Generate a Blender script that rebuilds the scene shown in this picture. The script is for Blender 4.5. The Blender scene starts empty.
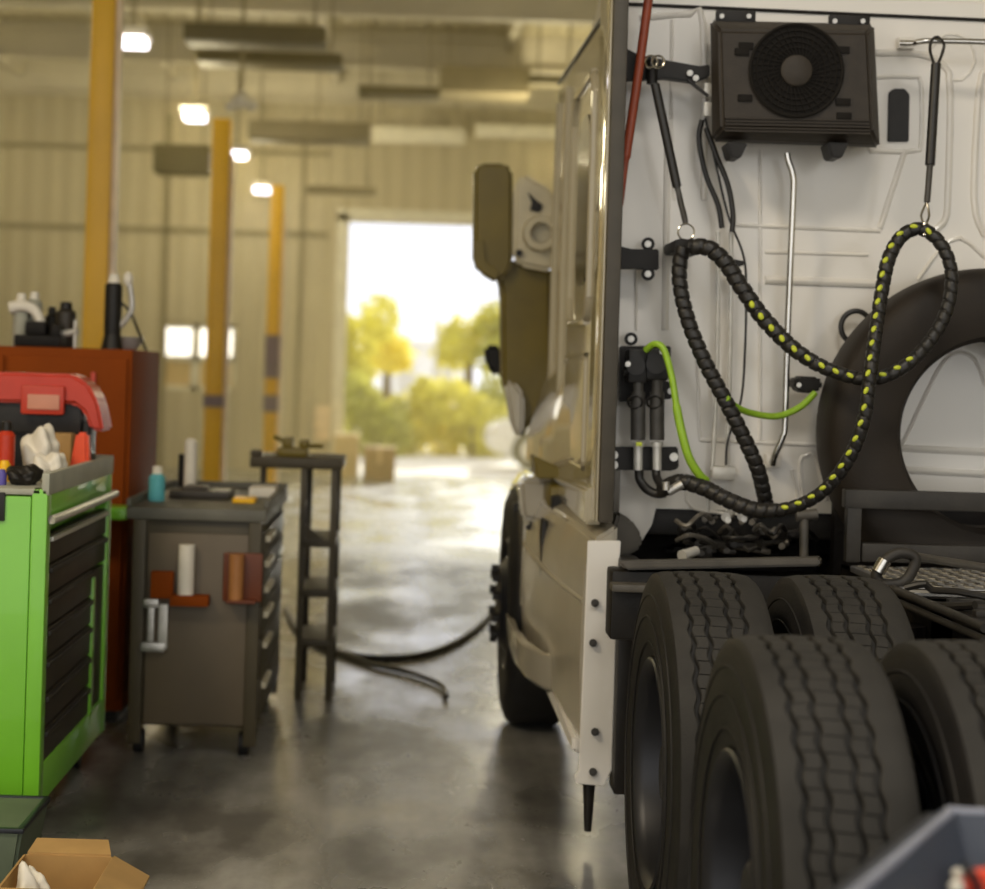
import bpy, bmesh, math, random
from mathutils import Vector, Matrix
random.seed(7)
sc = bpy.context.scene
COL = sc.collection
PI = math.pi
# ------------------------------------------------------------------ camera model
F, PX, PY, ROLL, HC = 1900.0, 405.0, 372.0, 0.03, 1.52
def P(x, y, D):
    """world point seen at photo pixel (x, y) at distance D along +Y"""
    u, v = x - PX, y - PY
    c, s = math.cos(ROLL), math.sin(ROLL)
    return Vector(((u*c + v*s)*D/F, D, HC - (-u*s + v*c)*D/F))
cam_d = bpy.data.cameras.new('camera'); cam = bpy.data.objects.new('camera', cam_d); COL.objects.link(cam)
cam_d.sensor_fit = 'HORIZONTAL'; cam_d.sensor_width = 36; cam_d.lens = F/985*36
cam_d.shift_x = (492.5 - PX)/985; cam_d.shift_y = -(444.5 - PY)/985
cam_d.clip_end = 300
cam.matrix_world = Matrix.Translation((0, 0, HC)) @ Matrix.Rotation(PI/2, 4, 'X') @ Matrix.Rotation(ROLL, 4, 'Z')
cam_d.dof.use_dof = True; cam_d.dof.focus_distance = 5.1; cam_d.dof.aperture_fstop = 2.25
sc.camera = cam
vs = sc.view_settings
sc.display_settings.display_device = 'sRGB'
vs.view_transform = 'Standard'; vs.look = 'None'; vs.gamma = 1; vs.use_curve_mapping = False; vs.exposure = 0.0

# ------------------------------------------------------------------ materials
def srgb(r, g, b):
    f = lambda c: (c/255/12.92) if c/255 <= .04045 else ((c/255+.055)/1.055)**2.4
    return (f(r), f(g), f(b), 1)
def mat(name, col, rough=.5, metal=0, var=.12, scale=8, bump=0, bscale=60, coat=0, spec=.5, stretch=None, trans=0):
    m = bpy.data.materials.new(name); m.use_nodes = True
    nt = m.node_tree; N = nt.nodes; L = nt.links; b = N['Principled BSDF']
    tc = N.new('ShaderNodeTexCoord'); mp = N.new('ShaderNodeMapping'); L.new(tc.outputs['Object'], mp.inputs[0])
    if stretch: mp.inputs['Scale'].default_value = stretch
    nz = N.new('ShaderNodeTexNoise'); nz.inputs['Scale'].default_value = scale; nz.inputs['Detail'].default_value = 5
    L.new(mp.outputs[0], nz.inputs[0])
    r = N.new('ShaderNodeValToRGB'); L.new(nz.outputs[0], r.inputs[0])
    r.color_ramp.elements[0].position = .3; r.color_ramp.elements[1].position = .7
    r.color_ramp.elements[0].color = (*[c*(1-var) for c in col[:3]], 1)
    r.color_ramp.elements[1].color = (*[min(1, c*(1+var)) for c in col[:3]], 1)
    L.new(r.outputs[0], b.inputs['Base Color'])
    b.inputs['Roughness'].default_value = rough; b.inputs['Metallic'].default_value = metal
    b.inputs['Coat Weight'].default_value = coat; b.inputs['Specular IOR Level'].default_value = spec
    if trans: b.inputs['Transmission Weight'].default_value = trans
    if bump:
        n2 = N.new('ShaderNodeTexNoise'); n2.inputs['Scale'].default_value = bscale; L.new(mp.outputs[0], n2.inputs[0])
        bp = N.new('ShaderNodeBump'); bp.inputs['Strength'].default_value = bump; bp.inputs['Distance'].default_value = .01
        L.new(n2.outputs[0], bp.inputs['Height']); L.new(bp.outputs[0], b.inputs['Normal'])
    return m
def emit(name, col, s):
    m = bpy.data.materials.new(name); m.use_nodes = True; b = m.node_tree.nodes['Principled BSDF']
    b.inputs['Base Color'].default_value = col; b.inputs['Emission Color'].default_value = col
    b.inputs['Emission Strength'].default_value = s
    return m
M = {}
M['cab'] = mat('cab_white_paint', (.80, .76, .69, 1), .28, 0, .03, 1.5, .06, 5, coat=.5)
M['cab_side_shade'] = mat('cab_side_shaded_paint', (.50, .45, .33, 1), .14, 0, .03, 2, .05, 4, coat=.8)  # white cab paint, darkened to tan for the shaded side
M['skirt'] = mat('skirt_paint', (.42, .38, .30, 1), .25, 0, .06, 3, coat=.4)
M['plate_white'] = mat('white_plate', (.80, .77, .72, 1), .45, 0, .04, 4)
M['black_plastic'] = mat('black_plastic', (.013, .011, .009, 1), .45, 0, .2, 30, spec=.35)
M['ac'] = mat('ac_plastic', (.036, .028, .020, 1), .55, 0, .15, 25, .15, 200, spec=.35)
M['ac_dark'] = mat('ac_grille', (.011, .009, .007, 1), .75, spec=.2)
M['black_metal'] = mat('black_metal', (.013, .011, .009, 1), .5, .1, .2, 20, .1, 120, spec=.35)
M['trim'] = mat('edge_trim', (.055, .046, .032, 1), .5, 0, .15, 12)
M['rubber'] = mat('tire_rubber', (.031, .029, .026, 1), .72, 0, .22, 9, .15, 150, spec=.35)
M['rubber_dark'] = mat('tire_side_rubber', (.013, .012, .012, 1), .6, 0, .25, 12, .1, 120, spec=.35)
M['rubber_brown'] = mat('spare_rubber', (.025, .019, .014, 1), .6, 0, .12, 6, .1, 90, spec=.3)
M['rim'] = mat('dark_rim_steel', (.024, .025, .031, 1), .42, .4, .25, 6)
M['hose'] = mat('hose_black', (.018, .016, .014, 1), .42, 0, .2, 40)
M['hose_grey'] = mat('hose_sleeve', (.06, .055, .047, 1), .5, 0, .15, 30)
M['yellow_cord'] = mat('yellow_cord', srgb(205, 215, 60), .5)
M['green_hose'] = mat('green_hose', srgb(150, 190, 50), .35, 0, .1, 20)
M['red_hose'] = mat('red_hose', srgb(142, 62, 34), .45, 0, .15, 20)
M['steel'] = mat('bright_steel', (.62, .60, .56, 1), .22, 1, .1, 10)
M['silver_dull'] = mat('dull_fitting', (.22, .20, .17, 1), .45, .6, .4, 40)
M['zinc'] = mat('zinc', (.55, .53, .49, 1), .4, .8, .2, 30)
M['silver'] = mat('silver_paint', (.62, .60, .55, 1), .35, .3, .1, 20)
M['dark_frame'] = mat('frame_grey', (.040, .036, .031, 1), .5, .1, .3, 8, .1, 60, spec=.35)
M['bar'] = mat('bar_grey', (.10, .09, .075, 1), .5, .1, .25, 10)
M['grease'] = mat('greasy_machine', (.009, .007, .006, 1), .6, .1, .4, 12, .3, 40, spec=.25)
M['alu'] = mat('aluminium_tread', (.45, .45, .46, 1), .35, .8, .1, 20)
M['glass_dark'] = mat('dark_glass', (.045, .034, .008, 1), .15, 0, .1, 5)
M['haze_tint_olive'] = mat('haze_tint_olive', (.16, .115, .002, 1), .4, 0, .12, 6)  # yellow haze veil put into the dark housing colour
M['cream'] = mat('cream_plastic', (.62, .56, .40, 1), .4, 0, .08, 10)
M['green'] = mat('green_enamel', srgb(122, 196, 48), .3, 0, .06, 3, coat=.4)
M['drawer'] = mat('drawer_dark', (.035, .028, .020, 1), .45, .1, .2, 6)
M['tray_grey'] = mat('grey_top_mat', srgb(165, 165, 150), .6)
M['cart'] = mat('cart_haze_tint', (.060, .046, .020, 1), .5, 0, .12, 5)  # dark cart colour warmed to carry the yellow haze
M['cart_panel'] = mat('cart_panel', (.13, .10, .062, 1), .45, .1, .12, 3)
M['cart_top'] = mat('cart_top', (.13, .125, .10, 1), .55, 0, .2, 6)
M['red_cab'] = mat('rust_red_cabinet', srgb(132, 60, 4), .7, 0, .12, 3, spec=.15)
M['red'] = mat('red_plastic', srgb(190, 52, 24), .4, 0, .08, 8)
M['orange'] = mat('orange_red', srgb(235, 75, 15), .45)
M['card'] = mat('cardboard', srgb(176, 140, 86), .85, 0, .12, 7)
M['card_light'] = mat('cardboard_pale', srgb(226, 198, 140), .85, 0, .08, 7)
M['white'] = mat('white_stuff', srgb(232, 226, 212), .6, 0, .05, 12)
M['cyan'] = mat('cyan_label', srgb(95, 180, 190), .4)
M['yellow_post'] = mat('yellow_post', srgb(242, 186, 4), .4, 0, .08, 2)
M['cream_rail'] = mat('cream_rail', srgb(240, 215, 175), .4)
M['band'] = mat('grey_violet_band', srgb(130, 110, 115), .5)
M['beam'] = mat('beam_paint', (.55, .50, .38, 1), .6, 0, .1, 2)
M['beam_light'] = mat('beam_light', (.85, .80, .62, 1), .6)
M['heater'] = mat('heater_dark', (.12, .095, .035, 1), .6, 0, .15, 3)
M['duct'] = mat('duct_mid', (.30, .25, .14, 1), .6, 0, .12, 3)
M['lamp'] = emit('lamp_glow', (1, .93, .95, 1), 5)
M['bark'] = mat('bark', (.12, .08, .045, 1), .9)
M['blue_grey'] = mat('blue_grey_plastic', srgb(72, 78, 92), .45, 0, .1, 10)
M['rim_light'] = mat('light_rim_plastic', srgb(150, 154, 170), .35)
M['navy'] = mat('navy_plastic', srgb(24, 28, 36), .4)
M['coral'] = mat('coral_red', srgb(240, 90, 62), .4)
M['bin'] = mat('grey_green_bin', srgb(92, 104, 84), .6)
M['car'] = mat('car_white', (.8, .8, .8, 1), .2, 0, .02, 3, coat=.6)
M['render_wall'] = mat('white_render', (.85, .84, .8, 1), .8)
def leafmat(name, a):
    m = mat(name, a, .6, 0, .35, 1.2)
    nt = m.node_tree; b = nt.nodes['Principled BSDF']; out = nt.nodes['Material Output']
    t = nt.nodes.new('ShaderNodeBsdfTranslucent'); t.inputs[0].default_value = (a[0]*1.8, a[1]*1.6, a[2], 1)
    mx = nt.nodes.new('ShaderNodeMixShader'); mx.inputs[0].default_value = .5
    nt.links.new(b.outputs[0], mx.inputs[1]); nt.links.new(t.outputs[0], mx.inputs[2]); nt.links.new(mx.outputs[0], out.inputs[0])
    return m
M['leaf'] = leafmat('leaf_yellow_green', (.50, .50, .10, 1))
M['leaf2'] = leafmat('leaf_olive', (.34, .36, .08, 1))
M['leaf3'] = leafmat('leaf_bright', (.62, .60, .12, 1))

def floor_mat():
    m = bpy.data.materials.new('polished_concrete'); m.use_nodes = True
    nt = m.node_tree; N = nt.nodes; L = nt.links; b = N['Principled BSDF']
    g = N.new('ShaderNodeNewGeometry')
    mp = N.new('ShaderNodeMapping'); mp.inputs['Scale'].default_value = (1, .45, 1); L.new(g.outputs['Position'], mp.inputs[0])
    n1 = N.new('ShaderNodeTexNoise'); n1.inputs['Scale'].default_value = 1.6; n1.inputs['Detail'].default_value = 6; n1.inputs['Roughness'].default_value = .6
    L.new(mp.outputs[0], n1.inputs[0])
    r = N.new('ShaderNodeValToRGB'); L.new(n1.outputs[0], r.inputs[0])
    r.color_ramp.elements[0].position = .40; r.color_ramp.elements[0].color = (.095, .090, .080, 1)
    r.color_ramp.elements[1].position = .66; r.color_ramp.elements[1].color = (.42, .41, .38, 1)
    mp2 = N.new('ShaderNodeMapping'); mp2.inputs['Scale'].default_value = (2.2, .10, 1); L.new(g.outputs['Position'], mp2.inputs[0])
    n4 = N.new('ShaderNodeTexNoise'); n4.inputs['Scale'].default_value = 1.3; n4.inputs['Detail'].default_value = 3; L.new(mp2.outputs[0], n4.inputs[0])
    r4 = N.new('ShaderNodeMapRange'); L.new(n4.outputs[0], r4.inputs[0]); r4.inputs['From Min'].default_value = .35; r4.inputs['From Max'].default_value = .65
    r4.inputs['To Min'].default_value = .6; r4.inputs['To Max'].default_value = 1.5
    vm = N.new('ShaderNodeVectorMath'); vm.operation = 'SCALE'; L.new(r.outputs[0], vm.inputs[0]); L.new(r4.outputs[0], vm.inputs['Scale'])
    L.new(vm.outputs[0], b.inputs['Base Color'])
    r2 = N.new('ShaderNodeMapRange'); L.new(n1.outputs[0], r2.inputs[0])
    r2.inputs['From Min'].default_value = .35; r2.inputs['From Max'].default_value = .65
    r2.inputs['To Min'].default_value = .38; r2.inputs['To Max'].default_value = .13
    L.new(r2.outputs[0], b.inputs['Roughness']); b.inputs['Specular IOR Level'].default_value = .55
    n3 = N.new('ShaderNodeTexNoise'); n3.inputs['Scale'].default_value = 3; L.new(g.outputs['Position'], n3.inputs[0])
    bp = N.new('ShaderNodeBump'); bp.inputs['Strength'].default_value = .25; bp.inputs['Distance'].default_value = .01
    L.new(n3.outputs[0], bp.inputs['Height']); L.new(bp.outputs[0], b.inputs['Normal'])
    return m
M['floor'] = floor_mat()
M['yard'] = mat('yard_concrete', (.62, .58, .50, 1), .8, 0, .1, .8)
def wall_mat(name, col, scale, bump=.5):
    m = bpy.data.materials.new(name); m.use_nodes = True
    nt = m.node_tree; N = nt.nodes; L = nt.links; b = N['Principled BSDF']
    g = N.new('ShaderNodeNewGeometry')
    w = N.new('ShaderNodeTexWave'); w.bands_direction = 'X'; w.inputs['Scale'].default_value = scale; L.new(g.outputs['Position'], w.inputs[0])
    n = N.new('ShaderNodeTexNoise'); n.inputs['Scale'].default_value = .7; L.new(g.outputs['Position'], n.inputs[0])
    r = N.new('ShaderNodeValToRGB'); L.new(n.outputs[0], r.inputs[0])
    r.color_ramp.elements[0].color = (*[c*.85 for c in col[:3]], 1); r.color_ramp.elements[1].color = (*[min(1, c*1.1) for c in col[:3]], 1)
    L.new(r.outputs[0], b.inputs['Base Color']); b.inputs['Roughness'].default_value = .6
    bp = N.new('ShaderNodeBump'); bp.inputs['Strength'].default_value = bump; bp.inputs['Distance'].default_value = .04
    L.new(w.outputs['Fac'], bp.inputs['Height']); L.new(bp.outputs[0], b.inputs['Normal'])
    return m
M['wall'] = wall_mat('wall_panels', (.60, .52, .33, 1), 1.1)
M['ceiling'] = wall_mat('roof_sheet', (.50, .44, .28, 1), 1.4)

# ------------------------------------------------------------------ mesh helpers
class B:
    def __init__(s): s.bm = bmesh.new()
    def box(s, a, b, rz=0):
        a, b = Vector(a), Vector(b); c = (a+b)/2; d = b-a
        m = Matrix.Translation(c) @ Matrix.Rotation(rz, 4, 'Z') @ Matrix.Diagonal((abs(d.x), abs(d.y), abs(d.z), 1))
        bmesh.ops.create_cube(s.bm, size=1, matrix=m); return s
    def bbox(s, a, b, bev=.01, seg=2):
        t = bmesh.new(); a, b = Vector(a), Vector(b); c = (a+b)/2; d = b-a
        bmesh.ops.create_cube(t, size=1, matrix=Matrix.Translation(c) @ Matrix.Diagonal((abs(d.x), abs(d.y), abs(d.z), 1)))
        bmesh.ops.bevel(t, geom=t.edges[:], offset=bev, segments=seg, profile=.6, affect='EDGES', clamp_overlap=True)
        s.merge(t); return s
    def merge(s, t):
        me = bpy.data.meshes.new('t'); t.to_mesh(me); t.free(); s.bm.from_mesh(me); bpy.data.meshes.remove(me)
    def prism(s, pts, ext, bev=0, seg=2):
        t = bmesh.new(); ext = Vector(ext)
        a = [t.verts.new(Vector(p)) for p in pts]; c = [t.verts.new(Vector(p)+ext) for p in pts]; n = len(pts)
        t.faces.new(a); t.faces.new(c[::-1])
        for i in range(n): t.faces.new((a[i], c[i], c[(i+1) % n], a[(i+1) % n]))
        bmesh.ops.recalc_face_normals(t, faces=t.faces[:])
        if bev: bmesh.ops.bevel(t, geom=t.edges[:], offset=bev, segments=seg, affect='EDGES', clamp_overlap=True)
        s.merge(t); return s
    def loft(s, secs, bev=0, seg=2, caps=True):
        t = bmesh.new(); R = [[t.verts.new(Vector(p)) for p in sec] for sec in secs]; n = len(secs[0])
        for i in range(len(R)-1):
            for j in range(n): t.faces.new((R[i][j], R[i][(j+1) % n], R[i+1][(j+1) % n], R[i+1][j]))
        if caps: t.faces.new(R[0][::-1]); t.faces.new(R[-1])
        bmesh.ops.recalc_face_normals(t, faces=t.faces[:])
        if bev: bmesh.ops.bevel(t, geom=t.edges[:], offset=bev, segments=seg, affect='EDGES', clamp_overlap=True)
        s.merge(t); return s
    def cyl(s, p0, p1, r, r2=None, n=20):
        p0, p1 = Vector(p0), Vector(p1); d = p1-p0
        q = d.to_track_quat('Z', 'Y').to_matrix().to_4x4()
        bmesh.ops.create_cone(s.bm, cap_ends=True, segments=n, radius1=r, radius2=r if r2 is None else r2, depth=d.length,
                              matrix=Matrix.Translation((p0+p1)/2) @ q); return s
    def sph(s, c, r, sc_=(1, 1, 1), n=12):
        bmesh.ops.create_uvsphere(s.bm, u_segments=n*2, v_segments=n, radius=r, matrix=Matrix.Translation(c) @ Matrix.Diagonal((*sc_, 1))); return s
    def tube(s, pts, r, n=10, step=.012, closed=False, ridge=0, pitch=.03):
        """swept tube; r number or function of 0..1; ridge = helical ridge depth"""
        path = resample(pts, step, closed); K = len(path); bm = s.bm
        if closed: path = path[:-1]; K -= 1
        tg = []
        for i in range(K):
            a = path[(i-1) % K] if closed or i else path[0]; b = path[(i+1) % K] if closed or i < K-1 else path[-1]
            tg.append((b-a).normalized())
        up = Vector((0, 0, 1)) if abs(tg[0].z) < .8 else Vector((0, 1, 0))
        nrm = (up - tg[0]*up.dot(tg[0])).normalized(); rings = []; L = 0
        for i in range(K):
            nrm = (nrm - tg[i]*nrm.dot(tg[i])).normalized(); bn = tg[i].cross(nrm)
            rr = r(i/(K-1)) if callable(r) else r; ring = []
            for j in range(n):
                a = 2*PI*j/n; q = rr
                if ridge:
                    ph = (L/pitch + j/n) % 1
                    q = rr*(1 - ridge*max(0, 1-abs(ph-.5)*7))
                ring.append(bm.verts.new(path[i] + (nrm*math.cos(a) + bn*math.sin(a))*q))
            rings.append(ring)
            if i < K-1: L += (path[i+1]-path[i]).length
        m = K if closed else K-1
        for i in range(m):
            for j in range(n):
                bm.faces.new((rings[i][j], rings[i][(j+1) % n], rings[(i+1) % K][(j+1) % n], rings[(i+1) % K][j]))
        if not closed: bm.faces.new(rings[0][::-1]); bm.faces.new(rings[-1])
        return s
    def lathe(s, prof, c, axis='X', n=64):
        """prof: list of (along, radius)"""
        bm = s.bm; c = Vector(c); R = []
        for (x, r) in prof:
            row = []
            for i in range(n):
                a = 2*PI*i/n; ca, sa = math.cos(a)*r, math.sin(a)*r
                v = {'X': (x, ca, sa), 'Y': (ca, x, sa), 'Z': (ca, sa, x)}[axis]
                row.append(bm.verts.new(c+Vector(v)))
            R.append(row)
        for k in range(len(R)-1):
            for i in range(n): bm.faces.new((R[k][i], R[k][(i+1) % n], R[k+1][(i+1) % n], R[k+1][i]))
        return s
def resample(pts, step, closed=False):
    pts = [Vector(p) for p in pts]
    if len(pts) == 2 and not closed:
        n = max(1, int((pts[1]-pts[0]).length/max(step, .02))); return [pts[0].lerp(pts[1], i/n) for i in range(n+1)]
    n = len(pts); out = []
    segs = n if closed else n-1
    for i in range(segs):
        g = (lambda k: pts[k % n]) if closed else (lambda k: pts[min(max(k, 0), n-1)])
        p0, p1, p2, p3 = g(i-1), g(i), g(i+1), g(i+2)
        k = max(2, int((p2-p1).length/step))
        for j in range(k):
            t = j/k
            out.append(.5*((2*p1)+(p2-p0)*t+(2*p0-5*p1+4*p2-p3)*t*t+(3*p1-p0-3*p2+p3)*t**3))
    out.append(pts[0] if closed else pts[-1]); return out
def rrect(x0, x1, z0, z1, r, y, k=5):
    o = []
    for cx, cz, a0 in ((x1-r, z1-r, 0), (x0+r, z1-r, 90), (x0+r, z0+r, 180), (x1-r, z0+r, 270)):
        for i in range(k+1):
            a = math.radians(a0+90*i/k); o.append(Vector((cx+r*math.cos(a), y, cz+r*math.sin(a))))
    return o
WLOC = {}
def wl(o): return WLOC.get(o.name, Vector((0, 0, 0)))
def obj(name, b, m, parent=None, smooth=35, base=None):
    bm = b.bm if isinstance(b, B) else b
    bmesh.ops.recalc_face_normals(bm, faces=bm.faces[:])
    lo = Vector([min(v.co[i] for v in bm.verts) for i in range(3)]); hi = Vector([max(v.co[i] for v in bm.verts) for i in range(3)])
    c = (lo+hi)/2
    if parent is None: c.z = lo.z
    if base: c = Vector(base)
    bmesh.ops.translate(bm, verts=bm.verts[:], vec=-c)
    me = bpy.data.meshes.new(name); bm.to_mesh(me); bm.free()
    o = bpy.data.objects.new(name, me); COL.objects.link(o)
    me.materials.append(M[m] if isinstance(m, str) else m)
    if smooth:
        for p in me.polygons: p.use_smooth = True
        me.set_sharp_from_angle(angle=math.radians(smooth))
    if parent: o.parent = parent; o.location = c - wl(parent)
    else: o.location = c
    WLOC[o.name] = c.copy()
    return o
def thing(name, label, cat, loc, group=None):
    o = bpy.data.objects.new(name, None); COL.objects.link(o); o.location = loc; o.empty_display_size = .2
    WLOC[o.name] = Vector(loc); tag(o, label, cat, group); return o
def tag(o, label, cat, group=None):
    o['label'] = label; o['category'] = cat
    if group: o['group'] = group
    return o
def struct(name, b, m, smooth=0):
    o = obj(name, b, m, None, smooth); o['kind'] = 'structure'; return o
def dup(root, loc, label, group=None):
    r = root.copy(); COL.objects.link(r); r.location = loc; r['label'] = label
    if group: r['group'] = group
    for ch in list(root.children):
        c = ch.copy(); COL.objects.link(c); c.parent = r
        for g in ch.children:
            d = g.copy(); COL.objects.link(d); d.parent = c
    return r

# ------------------------------------------------------------------ the hall
WD = 28.0; CZ = 5.8; XL, XR = -9.0, 9.0; YB = -5.0
struct('floor', B().box((XL, YB, -.2), (XR, WD, 0)), 'floor')
struct('ceiling', B().box((XL, YB, CZ), (XR, WD+.3, CZ+.2)), 'ceiling')
struct('wall_left', B().box((XL-.2, YB, 0), (XL, WD+.3, CZ)), 'wall')
struct('wall_right', B().box((XR, YB, 0), (XR+.2, WD+.3, CZ)), 'wall')
dl = P(343, 400, WD).x; dr = 3.9; dt = 3.72
wx0, wx1 = P(160, 350, WD).x, P(236, 350, WD).x; wz1, wz0 = P(198, 324, WD).z, P(198, 390, WD).z
b = B()
b.box((XL, WD, 0), (wx0, WD+.3, CZ)); b.box((wx1, WD, 0), (dl, WD+.3, CZ)); b.box((wx0, WD, 0), (wx1, WD+.3, wz0))
b.box((wx0, WD, wz1), (wx1, WD+.3, CZ)); b.box((dl, WD, dt), (dr, WD+.3, CZ)); b.box((dr, WD, 0), (XR, WD+.3, CZ))
struct('wall_back', b, 'wall')
b = B().box((dl-.16, WD-.06, 0), (dl+.02, WD, dt+.1)); b.box((dl-.16, WD-.06, dt), (dr+.16, WD, dt+.18)); b.box((dr-.02, WD-.06, 0), (dr+.16, WD, dt+.1))
struct('trim_1', b, 'beam_light')
b = B()
z = P(100, 228, WD).z
b.box((XL, WD-.05, z-.04), (dl-.3, WD, z+.04)); z = P(100, 140, WD-1).z; b.box((XL, WD-.08, z-.03), (dl-.3, WD, z+.03))
b.box((P(165, 300, WD).x-.04, WD-.05, 0), (P(165, 300, WD).x+.04, WD, CZ-.6)); b.box((P(300, 300, WD).x-.03, WD-.05, 0), (P(300, 300, WD).x+.03, WD, CZ-.6))
struct('trim_2', b, 'duct')
w = struct('window_1', B().box((wx0, WD+.05, wz0), (wx0+.06, WD+.12, wz1)).box((wx1-.06, WD+.05, wz0), (wx1, WD+.12, wz1))
     .box((wx0, WD+.05, wz0), (wx1, WD+.12, wz0+.06)).box((wx0, WD+.05, wz1-.06), (wx1, WD+.12, wz1))
     .box(((wx0+wx1)/2-.1, WD+.05, wz0), ((wx0+wx1)/2+.02, WD+.12, wz1)).box((wx0, WD+.05, wz0+.42), (wx1, WD+.12, wz0+.5)), 'beam_light')
frost = mat('frosted_glass', (.9, .86, .8, 1), .6, 0, .02, 4, trans=.9)
obj('window_pane', B().box((wx0+.05, WD+.08, wz0+.5), (wx1-.05, WD+.09, wz1-.05)), frost, w)
obj('window_blind', B().box((wx0+.05, WD+.10, wz0+.05), (wx1-.05, WD+.115, wz0+.45)), 'card_light', w)
# roof beams across and along
for i, D in enumerate((10, 13.5, 17, 20.5, 24, 27.2)):
    b = B().box((XL, D-.08, CZ-.1), (XR, D+.08, CZ)).box((XL, D-.015, CZ-.42), (XR, D+.015, CZ-.1)).box((XL, D-.08, CZ-.46), (XR, D+.08, CZ-.42))
    struct('trim_%d' % (3+i), b, 'beam')
for i, X in enumerate((-5.6, -3.4, -1.1, 1.2, 3.5)):
    struct('trim_%d' % (9+i), B().box((X-.05, 8, CZ-.2), (X+.05, WD, CZ)), 'beam')
# strip heaters and ducts hung under the roof
def hung(name, cat, label, x0, y0, x1, y1, D, dep, m, group=None):
    a, c = P(x0, (y0+y1)/2, D), P(x1, (y0+y1)/2, D); zt, zb = P((x0+x1)/2, y0, D).z, P((x0+x1)/2, y1, D).z
    t = thing(name, label, cat, ((a.x+c.x)/2, D+dep/2, zb), group)
    obj('housing', B().bbox((a.x, D, zb), (c.x, D+dep, zt), .02), m, t)
    for X in (a.x+.12, c.x-.12):
        obj('hanger_rod', B().cyl((X, D+dep/2, zt), (X, D+dep/2, CZ), .012, n=8), 'duct', t)
    return t
hung('strip_heater', 'heater', 'longest dark strip heater under the roof, nearest to the top edge of the photo', 183, 24, 326, 41, 17.6, .5, 'heater')
hung('strip_heater', 'heater', 'long brown strip heater hanging just below and behind the nearest dark one', 196, 51, 342, 63, 19.0, .5, 'heater')
hung('air_duct', 'duct', 'wide flat tan duct under the roof above and left of the door opening', 248, 121, 370, 139, 22.0, .6, 'duct')
hung('strip_heater', 'heater', 'short thin dark strip heater high above the middle of the door opening', 358, 86, 440, 95, 21.5, .4, 'heater')
hung('fan_heater', 'heater', 'square dark brown fan heater hanging left of the second yellow post', 153, 144, 210, 173, 23.0, .5, 'heater')
hung('strip_heater', 'heater', 'thin brown strip heater just above the left corner of the door opening', 306, 186, 376, 193, 25.0, .3, 'duct')
hung('air_duct', 'duct', 'broad tan duct box under the roof above the dark truck mirror', 440, 66, 531, 92, 23.0, .9, 'duct')
hung('strip_heater', 'heater', 'short dark strip heater touching the top left edge of the truck cab in view', 529, 75, 580, 84, 22.5, .4, 'heater')
hung('roof_panel', 'panel', 'long pale horizontal panel above the left half of the door opening', 372, 127, 465, 143, 27.0, .12, 'beam_light')
hung('roof_panel', 'panel', 'long pale horizontal panel above the mirror, right of its twin', 475, 125, 575, 138, 27.0, .12, 'beam_light')
t = thing('pendant_fitting', 'small pale three-armed pendant fitting above the second yellow post', 'pendant', P(241, 105, 18.7))
c = P(241, 100, 18.7)
obj('stem', B().cyl(c, (c.x, c.y, CZ), .02, n=8), 'duct', t)
obj('shade', B().sph(c, .09).sph(c+Vector((-.1, 0, -.06)), .06).sph(c+Vector((.11, 0, -.05)), .06), 'white', t)
# row of lamps
LZ = 4.2
lx = [(133, 42, 'nearest and highest of the four glowing lamps, beside the first yellow post', 34, 14), (195, 117, 'glowing lamp left of the top of the second yellow post', 26, 10),
      (237, 155, 'glowing lamp just right of the top of the second yellow post', 24, 10), (262, 190, 'farthest and lowest glowing lamp, left of the third yellow post top', 20, 10)]
for (x, y, lab, w_, h_) in lx:
    v = -(x-PX)*math.sin(ROLL)+(y-PY)*math.cos(ROLL); D = min((LZ-HC)*F/(-v), 27.3); c = P(x, y, D)
    t = thing('hall_lamp', 'white ' + lab, 'lamp', c, 'row of glowing white hall lamps')
    hw = w_*D/F/2*.8
    obj('housing', B().bbox((c.x-hw-.03, D-.2, c.z+.03), (c.x+hw+.03, D+.2, c.z+.10), .02), 'white', t)
    obj('diffuser', B().bbox((c.x-hw, D-.15, c.z-.04), (c.x+hw, D+.15, c.z+.03), .02), 'lamp', t)
    for dy in (-.1, .1): obj('hanger_rod', B().cyl((c.x, D+dy, c.z+.12), (c.x, D+dy, CZ), .01, n=8), 'duct', t)
def area(loc, rot, sx, sy, e, col=(1, 1, 1)):
    l = bpy.data.lights.new('fill_light', 'AREA'); l.shape = 'RECTANGLE'; l.size = sx; l.size_y = sy; l.energy = e; l.color = col
    o = bpy.data.objects.new('fill_light', l); COL.objects.link(o); o.location = loc; o.rotation_euler = rot; return o
for (X, D, e) in ((-3.3, 14.0, 45), (-2.4, 20, 60), (-2.2, 25.3, 110), (1.6, 17, 70), (1.6, 23, 120), (-6, 12, 22), (-6, 19, 30), (-6, 25, 45)):
    l = bpy.data.lights.new('hall_light', 'POINT'); l.energy = e*1.2; l.color = (1, .86, .52); l.shadow_soft_size = .3
    o = bpy.data.objects.new('hall_light', l); COL.objects.link(o); o.location = (X, D, LZ-.15)
for (X, Y, e) in ((-3.5, 2.5, 230), (1.2, 2.2, 90)):  # unseen fill lights added overhead near the camera, left one warmed
    area((X, Y, 5.5), (0, 0, 0), 1.4, 1.0, e, (1, .84, .60) if X < 0 else (1, .95, .88))

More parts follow.
